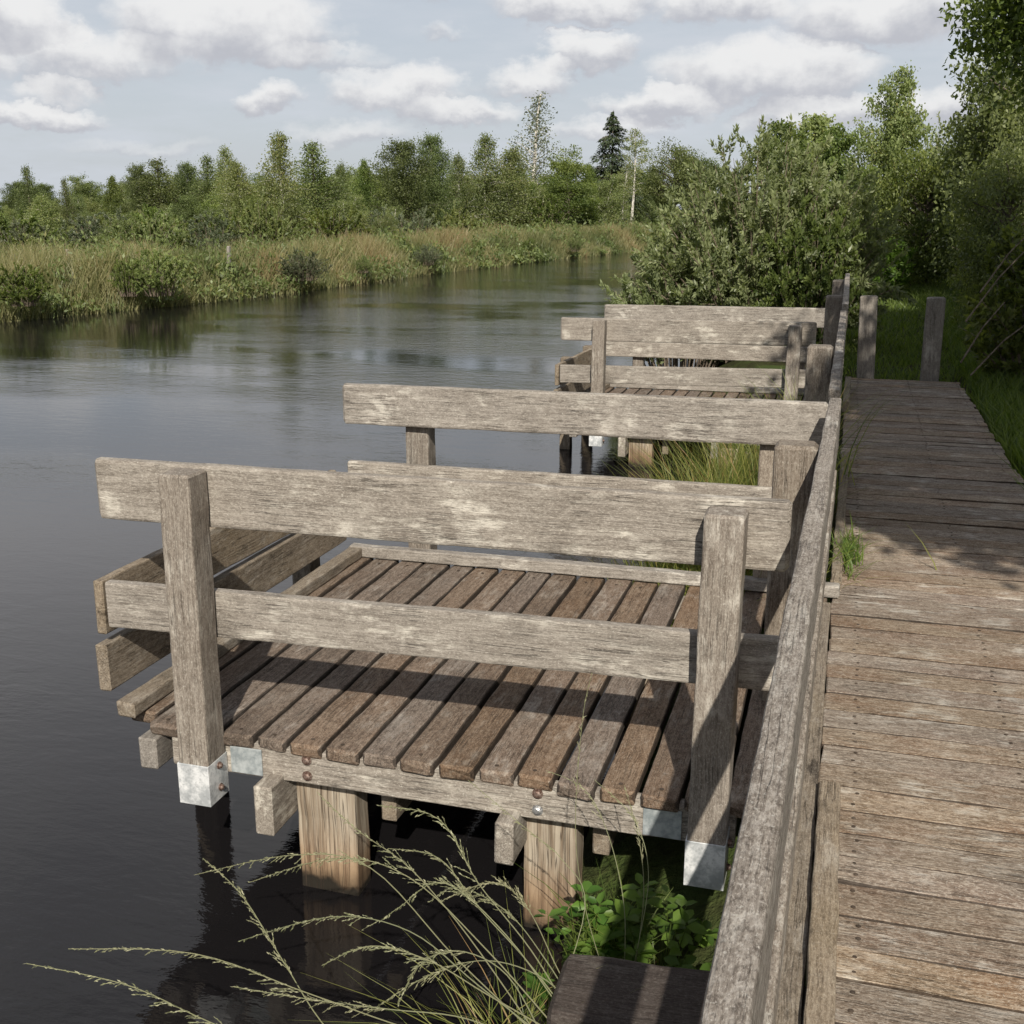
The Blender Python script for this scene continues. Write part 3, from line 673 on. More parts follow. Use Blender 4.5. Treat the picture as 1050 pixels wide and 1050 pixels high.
proto('poplar', birch_tree(8.0, 2.2, 66, 80, .105, 7, 'cone', sparse=.18, droop=.0, t0=.2, elev=(.55, 1.0)), 'poplar_leaf', 'birch_bark')
proto('thin_birch', birch_tree(7.0, 1.5, 50, 80, .095, 8, 'oval', sparse=.15, t0=.40, droop=.4), 'birch_leaf', 'birch_bark')
proto('oak', broad_tree(5.0, 1.75, 3.1, 1.75, 90, 230, .085, 9), 'oak_leaf', 'bark')
proto('round', broad_tree(4.0, 1.5, 2.0, 1.9, 95, 220, .080, 10), 'shade_leaf', 'bark')
proto('spruce', spruce_tree(8.0, 2.1, 11, .22), 'spruce_leaf', 'bark')
proto('sallow', bush(1.4, 1.4, 2.0, 70, 50, .075, 12, lw=.4), 'sallow_leaf', 'twig')
proto('shrub', bush(1.2, 1.2, 1.7, 64, 56, .070, 13, lw=.6), 'shade_leaf', 'twig')
proto('shrub_b', bush(1.3, 1.2, 1.7, 68, 56, .068, 14, lw=.55), 'birch_leaf', 'twig')

def at(u, vtop, Y, gz=-.1):
    """ground point on the line of sight of column u at distance Y, and the height reaching row vtop"""
    p = onY(u, vtop, Y); return V((p.x, p.y, gz)), p.z - gz
def at_bank(u, vtop, Y, gz=-.1, margin=2.5):
    while True:
        p, h = at(u, vtop, Y, gz)
        if Y > 64 or p.x < far_x(Y) - margin: return p, h
        Y += .5
far = [  # u, v_top, Y, proto, width factor, name, label, category
    (28, 167, 34, 'birch_d', 1.0, 'birch_tree', 'narrow pointed birch rising alone near the left edge of the far tree line', 'tree'),
    (66, 180, 33, 'birch_d', .75, 'birch_tree', 'slender thin-topped birch just right of the leftmost pointed one', 'tree'),
    (38, 196, 31, 'birch_a', 1.1, 'birch_tree', 'pale green young birch in front of the leftmost pointed birch', 'tree'),
    (112, 178, 37, 'oval_b', .95, 'broadleaf_tree', 'rounded green tree standing left of the dark twin-topped pair on the far bank', 'tree'),
    (139, 164, 44, 'oval_a', .7, 'broadleaf_tree', 'dark narrow tree, left one of the twin-topped pair on the far bank', 'tree'),
    (164, 160, 44, 'birch_d', 1.5, 'birch_tree', 'dark feathery birch, right one of the twin-topped pair on the far bank', 'tree'),
    (190, 162, 46, 'oval_a', .6, 'broadleaf_tree', 'small dark round-topped tree between two birches on the far bank', 'tree'),
    (211, 156, 44, 'birch_d', 1.2, 'birch_tree', 'dark pointed birch beside the small dark round-topped tree', 'tree'),
    (229, 146, 42, 'birch_b', .7, 'birch_tree', 'tall pointed birch left of the tallest birch of the left half', 'tree'),
    (246, 160, 38, 'birch_a', .9, 'birch_tree', 'yellow-green birch just left of the tallest birch of the left half', 'tree'),
    (287, 131, 36, 'birch_b', .9, 'birch_tree', 'tallest birch of the left half of the far bank, its top leaning', 'tree'),
    (322, 142, 42, 'birch_d', 1.5, 'birch_tree', 'dark upright birch right of the tallest one of the left half', 'tree'),
    (346, 163, 44, 'birch_a', .7, 'birch_tree', 'lower pointed birch between two dark upright trees of the far bank', 'tree'),
    (373, 161, 44, 'oval_b', .7, 'broadleaf_tree', 'mid green tree left of the big dark twin trees by the reeds', 'tree'),
    (414, 138, 43, 'oval_a', .95, 'broadleaf_tree', 'big dark leafy tree, left one of two standing close together', 'tree'),
    (443, 132, 44, 'oval_a', .62, 'broadleaf_tree', 'big dark slim tree, right one of two standing close together', 'tree'),
    (472, 154, 50, 'birch_a', .8, 'birch_tree', 'brownish green birch behind the pale sallows of the far bank', 'tree'),
    (498, 133, 48, 'birch_b', 1.0, 'birch_tree', 'large birch left of the tall sparse poplar', 'tree'),
    (518, 146, 46, 'birch_a', 1.1, 'birch_tree', 'spreading birch at the foot of the tall sparse poplar', 'tree'),
    (543, 91, 62, 'poplar', 1.5, 'poplar_tree', 'tall sparse grey-leaved poplar, highest tree of the far bank', 'tree'),
    (579, 147, 52, 'round', .72, 'broadleaf_tree', 'dense rounded deep green tree right of the tall sparse poplar', 'tree'),
    (606, 166, 56, 'oval_b', .8, 'broadleaf_tree', 'mid green tree below the dark spruce', 'tree'),
    (629, 114, 72, 'spruce', 1.15, 'spruce_tree', 'dark spruce with layered drooping branches on the skyline', 'tree'),
    (651, 131, 66, 'thin_birch', .9, 'birch_tree', 'thin birch with a bare white trunk beside the dark spruce', 'tree'),
    (640, 168, 60, 'thin_birch', .8, 'birch_tree', 'small white-stemmed birch in front of the dark spruce', 'tree'),
    (693, 139, 68, 'oak', .92, 'oak_tree', 'dark round-crowned oak on the skyline left of the willow bush', 'tree'),
    (722, 152, 74, 'oak', .8, 'oak_tree', 'smaller paler oak half hidden by the willow bush top', 'tree'),
    (668, 172, 78, 'oval_a', .8, 'broadleaf_tree', 'low tree between the white-stemmed birch and the dark oak', 'tree'),
]
rr = random.Random(3)
for (u, v, Y, k, wf, nm, lab, cat) in far:
    p, h = at_bank(u, v, Y, margin=4.5 + max(0, Y - 40) * .12); put_tree(k, nm, p, h, wf * rr.uniform(.9, 1.2), rr.uniform(0, 6), lab, cat)
# the mixed young wood behind and in front of those
fill = [('birch_a', 'birch_tree'), ('birch_c', 'birch_tree'), ('birch_c', 'birch_tree'), ('round', 'broadleaf_tree'), ('birch_c', 'birch_tree'), ('oval_a', 'broadleaf_tree')]
n = 0
for row, (Y0, dY, va, vb, step) in enumerate(((34, 8, 194, 222, 15), (44, 9, 172, 202, 14), (60, 14, 166, 190, 15))):
    u = -25 + row * 7
    while u < 690:
        k, nm = fill[rr.randrange(6)]
        up_ = 14 if u < 90 else (0 if u > 180 else 6)
        Yd = Y0 + rr.uniform(0, dY) + max(0, (u - 300)) * .045
        p, h = at(u + rr.uniform(-6, 6), rr.uniform(va, vb) + up_, Yd)
        if p.x < far_x(min(63, p.y)) - 4.5 or p.y > 72:
            put_tree(k, nm, p, h, rr.uniform(.75, 1.45), rr.uniform(0, 6), 'young leafy %s in the mixed wood behind the reedy far bank' % ('birch' if nm == 'birch_tree' else 'broadleaf tree'), 'tree', 'young %s in the mixed wood' % ('birches' if nm == 'birch_tree' else 'broadleaf trees'))
            n += 1
        u += step * rr.uniform(.7, 1.3)
for u0, Yb, va, vb, st in ((-20, 27, 212, 234, 15), (0, 33, 204, 224, 13)):
    u = u0
    while u < 640:
        k = rr.choice(['sallow', 'shrub', 'shrub_b', 'shrub_b', 'birch_c']); Yd = Yb + rr.uniform(-2, 4) + max(0, u - 200) * .045
        p, h = at(u, rr.uniform(va, vb) + (6 if u < 100 else 0), Yd, -.2)
        if p.x < far_x(min(63, p.y)) - 3.4 - max(0, p.y - 36) * .1:
            put_tree(k, 'sallow_bush' if k == 'sallow' else 'leafy_shrub', p, h, rr.uniform(.9, 1.3), rr.uniform(0, 6), 'low %s bush between the grass and the young trees of the far bank' % ('grey-green' if k == 'sallow' else 'green'), 'bush', 'low %s bushes of the far bank' % ('grey-green' if k == 'sallow' else 'green'), parts=('foliage', 'stems'))
        u += st * rr.uniform(.7, 1.3)
# named shrubs of the far bank
shr = [(215, 214, 30, 'sallow', 1.25, 'sallow_bush', 'pale grey-green sallow bush in front of the left birches'),
       (268, 190, 31, 'shrub_b', .8, 'leafy_shrub', 'large green shrub with reddish stems right of the pale sallow'),
       (338, 208, 33, 'shrub', 1.0, 'leafy_shrub', 'dense dark green shrub above the rust-coloured grass'),
       (424, 210, 38, 'sallow', 1.0, 'sallow_bush', 'rounded grey-green sallow below the big dark twin trees'),
       (470, 205, 40, 'shrub_b', 1.1, 'leafy_shrub', 'bright green shrub right of the rounded grey-green sallow'),
       (553, 194, 46, 'shrub', 1.0, 'leafy_shrub', 'deep green shrub below the tall sparse poplar'),
       (592, 205, 50, 'sallow', 1.1, 'sallow_bush', 'pale sallow with light leaf tips below the dense rounded tree'),
       (632, 214, 54, 'sallow', 1.3, 'sallow_bush', 'pale sallow at the far bend beside the willow bush'),
       (100, 210, 29, 'sallow', 1.1, 'sallow_bush', 'pale sallow behind the grasses near the left edge'),
       (160, 208, 31, 'shrub_b', 1.1, 'leafy_shrub', 'yellow-green shrub left of the pale grey-green sallow'),
       (8, 214, 27, 'shrub', 1.2, 'leafy_shrub', 'dark shrub at the very left edge of the far bank'),
       (158, 246, 21.6, 'shrub_b', .95, 'leafy_shrub', 'sunlit yellow-green bush overhanging the water at the left'),
       (128, 262, 21.2, 'shrub', .7, 'leafy_shrub', 'dark low bush left of the sunlit yellow-green one at the water'),
       (20, 268, 18.6, 'shrub', 1.0, 'leafy_shrub', 'dark green low bush at the water near the left edge'),
       (310, 252, 27.2, 'sallow', 1.2, 'sallow_bush', 'low dark-stemmed sallow at the water below the rusty grass'),
       (438, 248, 35.6, 'sallow', 1.1, 'sallow_bush', 'low grey sallow leaning over the water in mid bank'),
       (543, 243, 45.0, 'shrub', .9, 'leafy_shrub', 'small dark bush at the water below the poplar'),
       (590, 240, 48.5, 'shrub_b', .9, 'leafy_shrub', 'small bush at the water near the far bend'),
       (372, 258, 30.8, 'shrub_b', .8, 'leafy_shrub', 'small green bush at the water between two sallows')]
for (u, v, Y, k, wf, nm, lab) in shr:
    p, h = at(u, v, Y, -.25) if v > 235 else at_bank(u, v, Y, -.25, 3.0 + max(0, Y - 36) * .1); put_tree(k, nm, p, h, wf, rr.uniform(0, 6), lab, 'bush', parts=('foliage', 'stems'))
# old fence stakes on the far bank
for (u, v, Y, lab) in ((12, 257, 21.5, 'grey fence stake in the grass at the left edge of the far bank'), (67, 252, 22.5, 'pale fence stake in the grass between the left edge and the sunlit bush'), (233, 249, 25.5, 'thin pale fence stake in the rusty grass of the far bank')):
    p, h = at(u, v, Y, -.25)
    tag(MB().board(p, p + V((.03, 0, h * .92)), (0, 1, 0), .075, .075, ch=.012, seg=.3).build('fence_stake', M['grey']), lab, 'fence stake')

# ---- grass builders
def blades(n, pos, hgt, wid, lean, rs, segs=2, wr=None):
    """n bent blades standing at pos (n,3)"""
    a = rs.rand(n) * 2 * PI; d = np.stack([np.cos(a), np.sin(a), np.zeros(n)], 1)
    b = rs.rand(n) * 2 * PI; s = np.stack([np.cos(b), np.sin(b), np.zeros(n)], 1)
    rows = []
    for i in range(segs + 1):
        t = i / segs; c = pos + d * (hgt * lean * t * t)[:, None] + np.array([0, 0, 1]) * (hgt * t * (1 - .22 * lean * t))[:, None]
        w = wid * (1 - t) ** .7 * .5 + wid * .04
        rows += [c - s * w[:, None], c + s * w[:, None]]
    Vv = np.stack(rows, 1); k = 2 * (segs + 1)
    f = np.concatenate([np.stack([np.arange(n) * k + 2 * i, np.arange(n) * k + 2 * i + 1, np.arange(n) * k + 2 * i + 3, np.arange(n) * k + 2 * i + 2], 1) for i in range(segs)])
    wr = rs.rand(n) if wr is None else wr
    return Vv.reshape(-1, 3), f, np.repeat(wr, k)
def gz_arr(x, y): return np.array([ground_z(float(a), float(b)) for a, b in zip(x, y)])
def far_bank_grass():
    rs = np.random.RandomState(21); n = 120000
    y = 12 + 54 * rs.rand(n) ** 1.1; dep = rs.rand(n) ** 1.4 * 6.5 - .15
    x = np.array([far_x(v) for v in y]) - dep
    z = np.minimum(gz_arr(x, y), -.1)
    pat = np.array([mnoise.noise(V((a * .45, b * .45, 9))) for a, b in zip(x, y)]); pat2 = np.array([mnoise.noise(V((a * 1.6, b * 1.6, 2))) for a, b in zip(x, y)])
    keep = rs.rand(n) < np.clip(.75 + pat2, .25, 1)
    h = (.68 + .34 * pat + .30 * rs.rand(n) + .22 * pat2) * np.clip(.45 + dep * .5, .45, 1.0)
    wr = np.clip(.42 + .75 * pat + .45 * pat2 + rs.normal(size=n) * .17, 0, 1)
    x, y, z, h, wr = (q[keep] for q in (x, y, z, h, wr))
    v, f, w = blades(len(x), np.stack([x, y, z], 1), h, .014 + .014 * rs.rand(len(x)) + y * .0004, .12 + .45 * rs.rand(len(x)), rs, 2, wr)
    tag(place('bank_grass', np_mesh('bank_grass', v, f, wr=w), M['reed'], None, (0, 0, 0)), 'tall straw-coloured and rusty grass along the far water edge', 'grass', kind='stuff')
far_bank_grass()
def bank_herbs():
    rs = np.random.RandomState(27); C_ = []; W_ = []; S_ = []
    for k in range(900):
        y = 13 + 52 * rs.rand() ** 1.4; dep = rs.rand() ** 1.3 * 5.0; x = far_x(y) - dep + .05
        if mnoise.noise(V((x * .5, y * .5, 5))) < -.25: continue
        h = rs.uniform(.3, .95) * (.55 + min(.5, dep * .4)); n = int(rs.uniform(50, 120)); r = rs.uniform(.2, .55)
        o = rs.normal(size=(n, 3)) * np.array([r * .6, r * .6, h * .3]); z0 = min(ground_z(x, y), -.1)
        C_.append(np.array([x, y, max(z0, ZW) + h * .62]) + o); W_.append(np.clip(rs.uniform(.15, .85) + rs.normal(size=n) * .18, 0, 1)); S_.append(np.full(n, .05 + .0013 * y))
    C_ = np.concatenate(C_); W_ = np.concatenate(W_); S_ = np.concatenate(S_); ok = C_[:, 2] > ZW + .03; C_ = C_[ok]; W_ = W_[ok]; S_ = S_[ok]; n = len(C_)
    d = unit(rs, n); d[:, 2] = np.abs(d[:, 2]) + .3
    q = leaf_quads(C_, d, unit(rs, n) + np.array([0, -.4, .5]), S_ * rs.uniform(.7, 1.4, n) * 1.5, S_ * rs.uniform(.4, .8, n), rs)
    tag(place('bank_herbs', leaf_mesh('bank_herbs', q, W_), M['birch_leaf'], None, (0, 0, 0)), 'green leafy herbs mixed into the grass of the far bank', 'herbs', kind='stuff')
bank_herbs()
def meadow():
    rs = np.random.RandomState(22); n = 52000
    y = 5.5 + 27 * rs.rand(n) ** 1.25; u = rs.rand(n)
    right = .16 * y + 2.2
    x = np.where(y < 11.5, 1.12 + (right - 1.12) * u, -.5 + (right + .5) * u)
    z = gz_arr(x, y)
    path = (y > 11.5) & (x > -.1) & (x < 1.15)
    h = np.where(path, .07 + .06 * rs.rand(n), .14 + .16 * rs.rand(n))
    v, f, w = blades(n, np.stack([x, y, z], 1), h, .008 + .004 * rs.rand(n) + y * .0004, .3 + .6 * rs.rand(n), rs, 2)
    tag(place('meadow_grass', np_mesh('meadow_grass', v, f, wr=w), M['grass'], None, (0, 0, 0)), 'short green grass beside the boardwalk and on the path', 'grass', kind='stuff')
meadow()
def tuft(name, ctr, rx, ry, n, h, mat, label, cat, seed, lean=.5, wid=.007):
    rs = np.random.RandomState(seed); x = ctr[0] + rs.normal(size=n) * rx; y = ctr[1] + rs.normal(size=n) * ry
    z = np.full(n, ctr[2]) if len(ctr) > 2 else gz_arr(x, y)
    hh = h * (.5 + .6 * rs.rand(n)); v, f, w = blades(n, np.stack([x, y, z], 1), hh, wid * (.7 + .6 * rs.rand(n)), lean * (.3 + rs.rand(n)), rs, 4)
    o = V((ctr[0], ctr[1], float(z.mean()))); v = v - np.array(o)
    return tag(place(name, np_mesh(name, v, f, wr=w), mat, None, o), label, cat)
tuft('rush_tuft', (-.62, 6.05), .19, .45, 2200, .86, M['tuft'], 'upright green and straw rush tuft between the two fishing platforms', 'rush tuft', 31, .55)
tuft('rush_tuft', (-.35, 7.0), .14, .25, 450, .85, M['tuft'], 'smaller rush tuft against the farther fishing platform', 'rush tuft', 32, .6)
tuft('grass_tuft', (-.55, 5.15), .28, .16, 700, .42, M['tuft'], 'low tangled grass tuft under the back edge of the nearest platform', 'grass tuft', 33, .9)
tuft('grass_tuft', (.075, 5.35, .0), .028, .13, 170, .14, M['grass'], 'small green grass tuft growing at the boardwalk edge batten', 'grass tuft', 34, .9, .006)
tuft('grass_tuft', (.05, 7.2, .0), .012, .05, 12, .24, M['seed'], 'dry bent grass wisp on the shaded boardwalk edge', 'grass tuft', 35, 1.2, .004)
tuft('grass_tuft', (-.50, 2.66, -.42), .055, .05, 130, .24, M['grass'], 'bright green grass tuft at the foot of the right pile', 'grass tuft', 36, .9, .006)

# ---- big bushes and trees on the near bank
def near_plant(name, data, leaf, bark, loc, label, cat, parts=('crown', 'trunk'), top=None, wide=1.0):
    """top = (u, v, Y): the plant stands below that line of sight and reaches up to it"""
    tr, q, w = data; sz = 1.0
    if top:
        p, h = at(*top, loc); loc = tuple(p); sz = h / float(q[:, 2].max())
    root = thing(name, loc, label, cat); root.scale = (wide * sz, wide * sz, sz)
    cm = leaf_mesh(name + '_leaves', q, w); cm.materials.append(M[leaf])
    tm = tr.mesh(name + '_wood', V((0, 0, 0))); tm.materials.append(M[bark])
    for nm, me in zip(parts, (cm, tm)):
        o = bpy.data.objects.new(nm, me); MAIN.objects.link(o); o.parent = root
    return root
FS = ('foliage', 'stems')
near_plant('willow_bush', bush(2.0, 1.9, 2.85, 230, 46, .080, 41, lw=.36, twigs=8), 'willow_leaf', 'twig', -.35, 'big sunlit grey-green willow bush overhanging the water behind the far platform', 'bush', FS, top=(795, 116, 15.2), wide=.82)
near_plant('willow_bush', bush(1.2, 1.0, 1.75, 90, 40, .078, 42, lw=.36, twigs=7), 'willow_leaf', 'twig', -.45, 'low willow branches spreading over the water, left flank of the big bush', 'bush', FS, top=(705, 215, 14.8), wide=.8)
near_plant('leafy_shrub', bush(1.0, 1.2, 2.1, 90, 44, .080, 43, lw=.5, twigs=7), 'shade_leaf', 'twig', -.2, 'dark shaded shrub between the willow bush and the grass path', 'bush', FS, top=(836, 195, 14.2), wide=.66)
near_plant('birch_tree', birch_tree(4.6, 1.3, 90, 190, .085, 44, 'oval', t0=.1), 'shade_leaf', 'bark', -.2, 'upright green tree behind the willow bush, left of the path', 'tree', top=(808, 118, 23.5))
near_plant('birch_tree', birch_tree(4.1, 1.2, 80, 160, .085, 45, 'oval', t0=.1), 'birch_leaf', 'bark', -.2, 'brownish green tree peeping over the willow bush top', 'tree', top=(838, 114, 27))
near_plant('broadleaf_tree', birch_tree(4.1, 1.2, 80, 160, .085, 56, 'oval', t0=.1), 'shade_leaf', 'bark', -.2, 'lower green tree filling the gap beneath the tall bright one', 'tree', top=(868, 124, 25), wide=.8)
near_plant('birch_tree', birch_tree(5.3, 1.55, 110, 230, .080, 46, 'oval', t0=.12, elev=(.6, 1.15), stems=2), 'birch_leaf', 'bark', -.2, 'tall sunlit bright green tree above the end of the path', 'tree', top=(917, 60, 29), wide=.85)
near_plant('rounded_bush', broad_tree(3.0, 1.35, 1.55, 1.55, 130, 190, .075, 47, lw=.6), 'shade_leaf', 'bark', -.2, 'dense dark rounded bush right of the path', 'bush', FS, top=(958, 140, 26.0), wide=.8)
near_plant('leafy_shrub', bush(1.4, 1.3, 3.3, 120, 36, .080, 48, lw=.35, twigs=7), 'willow_leaf', 'twig', -.2, 'feathery olive shrub rising behind the dense rounded bush', 'bush', FS, top=(970, 114, 29.5), wide=.75)
near_plant('leaning_tree', broad_tree(6.5, 1.6, 4.3, 2.35, 290, 360, .066, 49, lw=.55, hollow=.25), 'shade_leaf', 'bark', (2.50, 12.3, -.15), 'large leafy tree overhanging the right edge above the boardwalk end', 'tree')
for (u, v, Y, sd, lab) in ((1050, 70, 25, 71, 'tall shaded tree behind the large overhanging one at the right edge'), (1075, 20, 22, 72, 'tall shaded tree at the right edge behind the bramble thicket'), (1045, 140, 17.5, 73, 'dark leafy tree right of the dense rounded bush'), (1085, 90, 19.0, 74, 'dark leafy tree between the bramble thicket and the right edge')):
    near_plant('broadleaf_tree', broad_tree(4.5, 1.6, 2.2, 2.1, 130, 190, .085, sd, lw=.6), 'oak_leaf', 'bark', -.2, lab, 'tree', top=(u, v, Y), wide=.8)
near_plant('leafy_shrub', bush(1.0, 1.2, 1.75, 90, 36, .075, 50, lw=.55, twigs=7), 'shade_leaf', 'twig', (2.0, 12.4, -.15), 'dark bramble thicket at the boardwalk end by the right edge', 'bush', FS)
near_plant('leafy_shrub', bush(.8, 1.0, 1.2, 70, 34, .075, 51, lw=.55, twigs=7), 'shade_leaf', 'twig', (2.15, 15.2, -.15), 'low dark shrub behind the right boardwalk end post', 'bush', FS)
near_plant('tall_weed', bush(.45, .45, 1.15, 40, 30, .085, 52, lw=.35, twigs=5), 'weed_leaf', 'twig', -.15, 'bright green tall weed in the sun at the end of the path', 'weed', FS, top=(915, 242, 23.5))
# trees beside the viewer that throw the dappled shade over the far half of the boardwalk
near_plant('shade_tree', broad_tree(6.2, 1.4, 4.6, 1.25, 150, 150, .095, 53), 'shade_leaf', 'bark', (2.70, 1.75, -.15), 'leafy tree right of the boardwalk nearest to its shaded half', 'tree')
near_plant('shade_tree', broad_tree(6.6, 1.7, 4.9, 1.6, 170, 150, .095, 57), 'shade_leaf', 'bark', (3.0, 4.2, -.15), 'leafy tree right of the boardwalk, second from the viewer', 'tree')
near_plant('shade_tree', broad_tree(6.8, 1.9, 5.0, 1.9, 170, 150, .095, 54), 'shade_leaf', 'bark', (3.5, 7.3, -.15), 'leafy tree right of the boardwalk, third from the viewer', 'tree')

# ---- broad-leaved weed below the near handrail
def weed(ctr, n, spread, ls, seed, label):
    rs = np.random.RandomState(seed); root = thing('leafy_weed', ctr, label, 'weed')
    C_ = []; D_ = []; N_ = []; st = MB()
    for k in range(n):
        a = rs.rand() * 2 * PI; r = spread * math.sqrt(rs.rand()); h = .08 + .24 * rs.rand() * (1.2 - r / spread)
        tip = np.array([math.cos(a) * r, math.sin(a) * r * .8, h])
        st.tube([np.array(ctr) + tip * [.3, .3, 0], np.array(ctr) + tip * [.7, .7, .6], np.array(ctr) + tip], .0022, .0012, 4)
        for j in range(4):
            b = a + j * PI / 2 + rs.rand(); el = rs.uniform(-.2, .5); d = np.array([math.cos(b) * math.cos(el), math.sin(b) * math.cos(el), math.sin(el)])
            C_.append(tip + d * ls * .55); D_.append(d); N_.append(np.array([0, 0, 1]) + rs.normal(size=3) * .35)
    C_ = np.array(C_); D_ = np.array(D_); N_ = np.array(N_); m = len(C_)
    d = D_ / np.linalg.norm(D_, axis=1, keepdims=True); s = np.cross(d, N_); s /= np.linalg.norm(s, axis=1, keepdims=True); nn = np.cross(s, d)
    l = ls * rs.uniform(.6, 1.25, m)[:, None]; w = l * .62
    # six-sided leaf, folded along its midrib: two quads
    P = [C_ - d * l * .5, C_ - d * l * .15 + s * w * .5 + nn * w * .14, C_ + d * l * .22 + s * w * .36 + nn * w * .1, C_ + d * l * .5 - nn * l * .1, C_ + d * l * .22 - s * w * .36 + nn * w * .1, C_ - d * l * .15 - s * w * .5 + nn * w * .14]
    v = np.stack(P, 1).reshape(-1, 3); b = np.arange(m) * 6
    f = np.concatenate([np.stack([b, b + 1, b + 2, b + 3], 1), np.stack([b, b + 3, b + 4, b + 5], 1)])
    place('leaves', np_mesh('weed_leaves', v, f, wr=np.repeat(rs.rand(m), 6)), M['weed_leaf'], root, ctr)
    st.build('stems', M['grass'], root)
weed((-.36, 2.60, -.42), 46, .18, .052, 61, 'broad-leaved green weed in the shade under the handrail')
weed((-.56, 2.62, -.46), 18, .09, .045, 62, 'bright sunlit leafy weed between the right pile and the dark beam')
weed((-.62, 2.42, -.44), 5, .05, .045, 63, 'small leafy sprig at the corner of the dark beam')

# ---- arching grass stalks with seed heads
def stalk(root, pts, seed, head=.45, r=.0016, n_sp=26, sp_len=.05):
    """pts: polyline control points in space, from the foot to the tip"""
    rs = np.random.RandomState(seed); P = [np.array(p) for p in pts]; fine = []
    for i in range(len(P) - 1):
        p0 = P[max(i - 1, 0)]; p1 = P[i]; p2 = P[i + 1]; p3 = P[min(i + 2, len(P) - 1)]
        for k in range(6):
            t = k / 6; fine.append(.5 * (2 * p1 + (p2 - p0) * t + (2 * p0 - 5 * p1 + 4 * p2 - p3) * t * t + (3 * p1 - p0 - 3 * p2 + p3) * t ** 3))
    fine.append(P[-1]); fine = np.array(fine)
    st = MB().tube([V(q.tolist()) for q in fine], r, r * .45, 5, wr=.35).build('stem', M['seed'], root)
    # panicle: short side branches of small spikelets pressed along the tip of the stem
    seglen = np.linalg.norm(np.diff(fine, axis=0), axis=1); cum = np.concatenate([[0], np.cumsum(seglen)]); L = cum[-1]
    C_ = []; D_ = []; tb = MB()
    for k in range(n_sp):
        t = 1 - head + head * (k + rs.rand()) / n_sp
        c = np.array([np.interp(t * L, cum, fine[:, i]) for i in range(3)]); c2 = np.array([np.interp(min(L, t * L + .01), cum, fine[:, i]) for i in range(3)]); c1 = np.array([np.interp(t * L - .01, cum, fine[:, i]) for i in range(3)])
        d = (c2 - c1) / (np.linalg.norm(c2 - c1) + 1e-9); o = unit(rs, 1)[0]; bl = sp_len * (1.15 - (t - 1 + head) / head) * rs.uniform(.4, 1.1)
        dirn = d + o * .42 + np.array([0, 0, -.22]); dirn /= np.linalg.norm(dirn)
        if bl > .012: tb.tube([V(c.tolist()), V((c + dirn * bl).tolist())], .0006, .0004, 3)
        m = 2 + int(bl / .007)
        for j in range(m):
            q = c + dirn * bl * (j + .5) / m + unit(rs, 1)[0] * .0015; C_.append(q); D_.append(dirn + unit(rs, 1)[0] * .35)
    C_ = np.array(C_); D_ = np.array(D_); m = len(C_); l = .0095 * rs.uniform(.7, 1.3, m)
    q = leaf_quads(C_, D_, unit(rs, m), l, l * .25, rs); o = V(C_.mean(0).tolist())
    place('seed_head', leaf_mesh('seed_head', q, rs.rand(m), tuple(o)), M['seed'], st, o)
    if tb.v: tb.build('seed_branch', M['seed'], st)
def clump(pxs, label, seed):
    foot = V((-.66, 2.15, -.5)); root = thing('seeding_grass', foot, label, 'grass clump')
    for i, pl in enumerate(pxs):
        pts = []
        for (u, v, y) in pl:
            p = onY(u, v, y); pts.append(p)
        stalk(root, pts, seed + i, head=.5 if len(pl) > 3 else .45, n_sp=42)
    return root
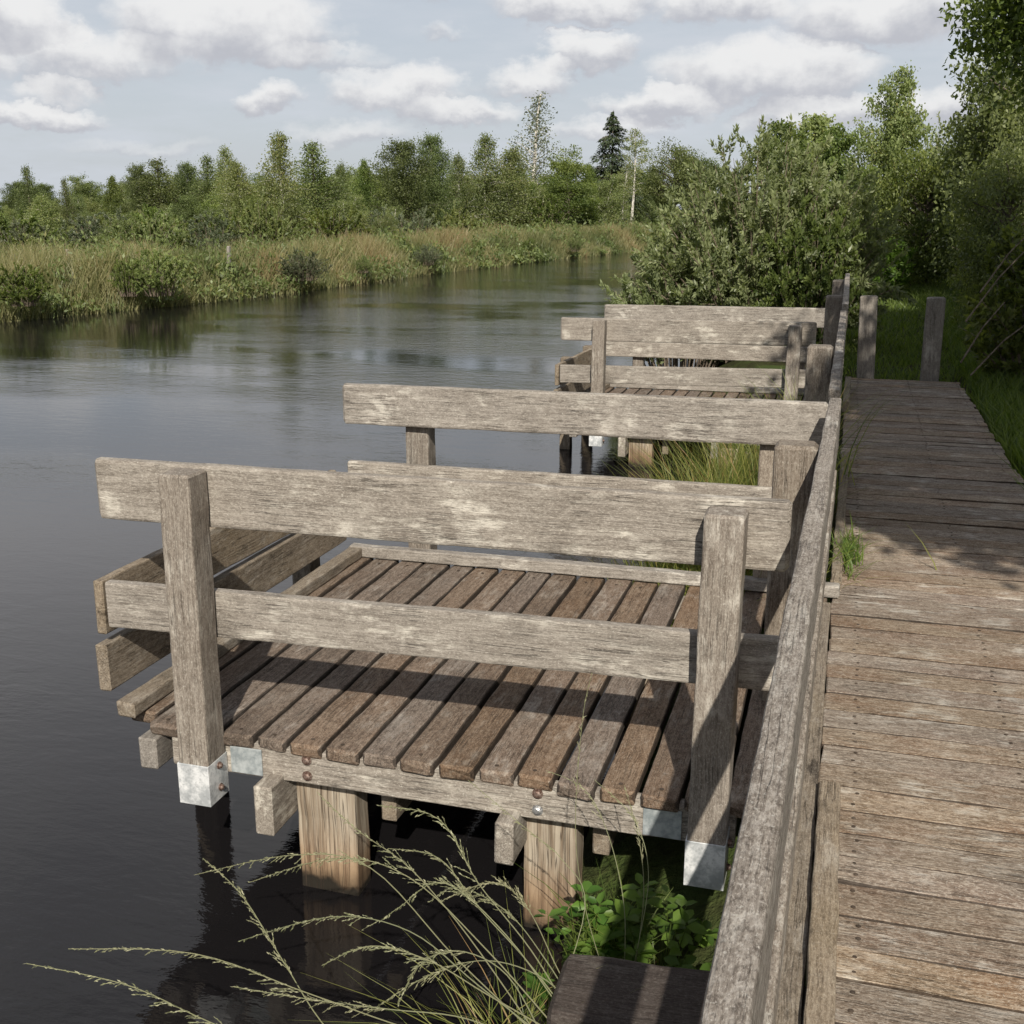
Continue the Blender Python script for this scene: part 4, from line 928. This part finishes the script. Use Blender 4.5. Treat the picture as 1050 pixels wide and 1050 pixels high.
A = [  # image columns/rows with the distance at which each point of a stalk stands, foot first
    [(560, 1075, 2.05), (440, 1060, 1.98), (320, 1020, 1.9), (200, 978, 1.85), (70, 973, 1.8)],
    [(470, 1130, 2.0), (330, 1095, 1.92), (215, 1048, 1.86), (130, 1010, 1.82), (28, 988, 1.78)],
    [(560, 1070, 2.1), (470, 985, 2.15), (380, 890, 2.2), (300, 877, 2.22), (200, 897, 2.25)],
    [(575, 1060, 2.1), (500, 975, 2.15), (420, 900, 2.2), (345, 880, 2.22), (255, 905, 2.25)],
    [(560, 1065, 2.1), (490, 1010, 2.1), (420, 955, 2.12), (340, 940, 2.15), (245, 965, 2.2)],
    [(420, 1120, 2.0), (340, 1060, 2.0), (290, 985, 2.05), (248, 918, 2.1), (208, 880, 2.15)],
    [(590, 1050, 2.2), (540, 985, 2.25), (490, 930, 2.3), (450, 880, 2.35), (398, 870, 2.4)],
    [(590, 1050, 2.2), (545, 975, 2.25), (490, 905, 2.3), (450, 840, 2.35), (388, 826, 2.4)],
    [(600, 1050, 2.2), (560, 985, 2.3), (520, 935, 2.3), (470, 910, 2.35), (440, 925, 2.35)],
    [(600, 1050, 2.25), (570, 990, 2.3), (540, 930, 2.3), (505, 905, 2.3), (450, 925, 2.3)],
    [(570, 1060, 2.1), (500, 1020, 2.05), (440, 985, 2.02), (380, 970, 2.0), (330, 990, 2.0)],
    [(560, 1070, 2.1), (520, 1000, 2.15), (470, 975, 2.15), (430, 990, 2.15), (408, 1030, 2.15)],
    [(560, 1080, 2.1), (480, 1045, 2.05), (400, 1035, 2.0), (320, 1025, 2.0), (240, 1012, 1.98)],
    [(585, 1050, 2.2), (520, 960, 2.25), (455, 905, 2.3), (410, 930, 2.3), (390, 945, 2.3)],
    [(600, 1050, 2.2), (560, 1005, 2.2), (500, 985, 2.2), (440, 1000, 2.2), (375, 1040, 2.15)],
    [(560, 1075, 2.1), (480, 960, 2.2), (420, 890, 2.3), (365, 850, 2.4), (325, 812, 2.45)],
]
clump(A, 'arching seeding grass stalks reaching over the dark water in the foreground', 100)
B_ = [
    [(640, 1000, 2.5), (640, 930, 2.55), (625, 860, 2.6), (600, 810, 2.65), (560, 790, 2.7)],
    [(650, 1000, 2.5), (660, 920, 2.55), (655, 860, 2.6), (640, 805, 2.65)],
    [(620, 1000, 2.5), (600, 930, 2.5), (590, 850, 2.5), (597, 740, 2.5), (607, 690, 2.5)],
    [(650, 990, 2.5), (665, 900, 2.55), (650, 840, 2.6), (610, 800, 2.65)],
    [(560, 1060, 2.2), (600, 930, 2.45), (575, 880, 2.5), (540, 850, 2.5), (480, 800, 2.5)],
]
root2 = thing('seeding_grass', (-.45, 2.5, -.45), 'thin seeding grass stalks standing before the platform fascia near the right post', 'grass clump')
for i, pl in enumerate(B_): stalk(root2, [onY(*q) for q in pl], 200 + i, head=.4, n_sp=16, sp_len=.03, r=.0013)
# leaf blades at the foot of the arching grass
tuft('grass_tuft', (-.66, 2.22, -.5), .05, .06, 160, .40, M['tuft'], 'leafy foot of the arching grass left of the dark beam', 'grass tuft', 37, 1.1, .005)
# dry stems leaning in the thicket on the right
rt = thing('dry_stems', (1.5, 11.2, -.1), 'bare dry stems leaning out of the bramble thicket', 'stems')
for (u0, v0, u1, v1) in ((995, 385, 1062, 325), (985, 372, 1030, 310), (990, 330, 1058, 250), (1005, 300, 1062, 232)):
    a_ = onY(u0, v0, 11.2); c_ = onY(u1, v1, 11.4); mid = (a_ + c_) / 2 + V((0, 0, .05))
    MB().tube([a_, mid, c_], .009, .005, 5).build('stem', M['twig'], rt)
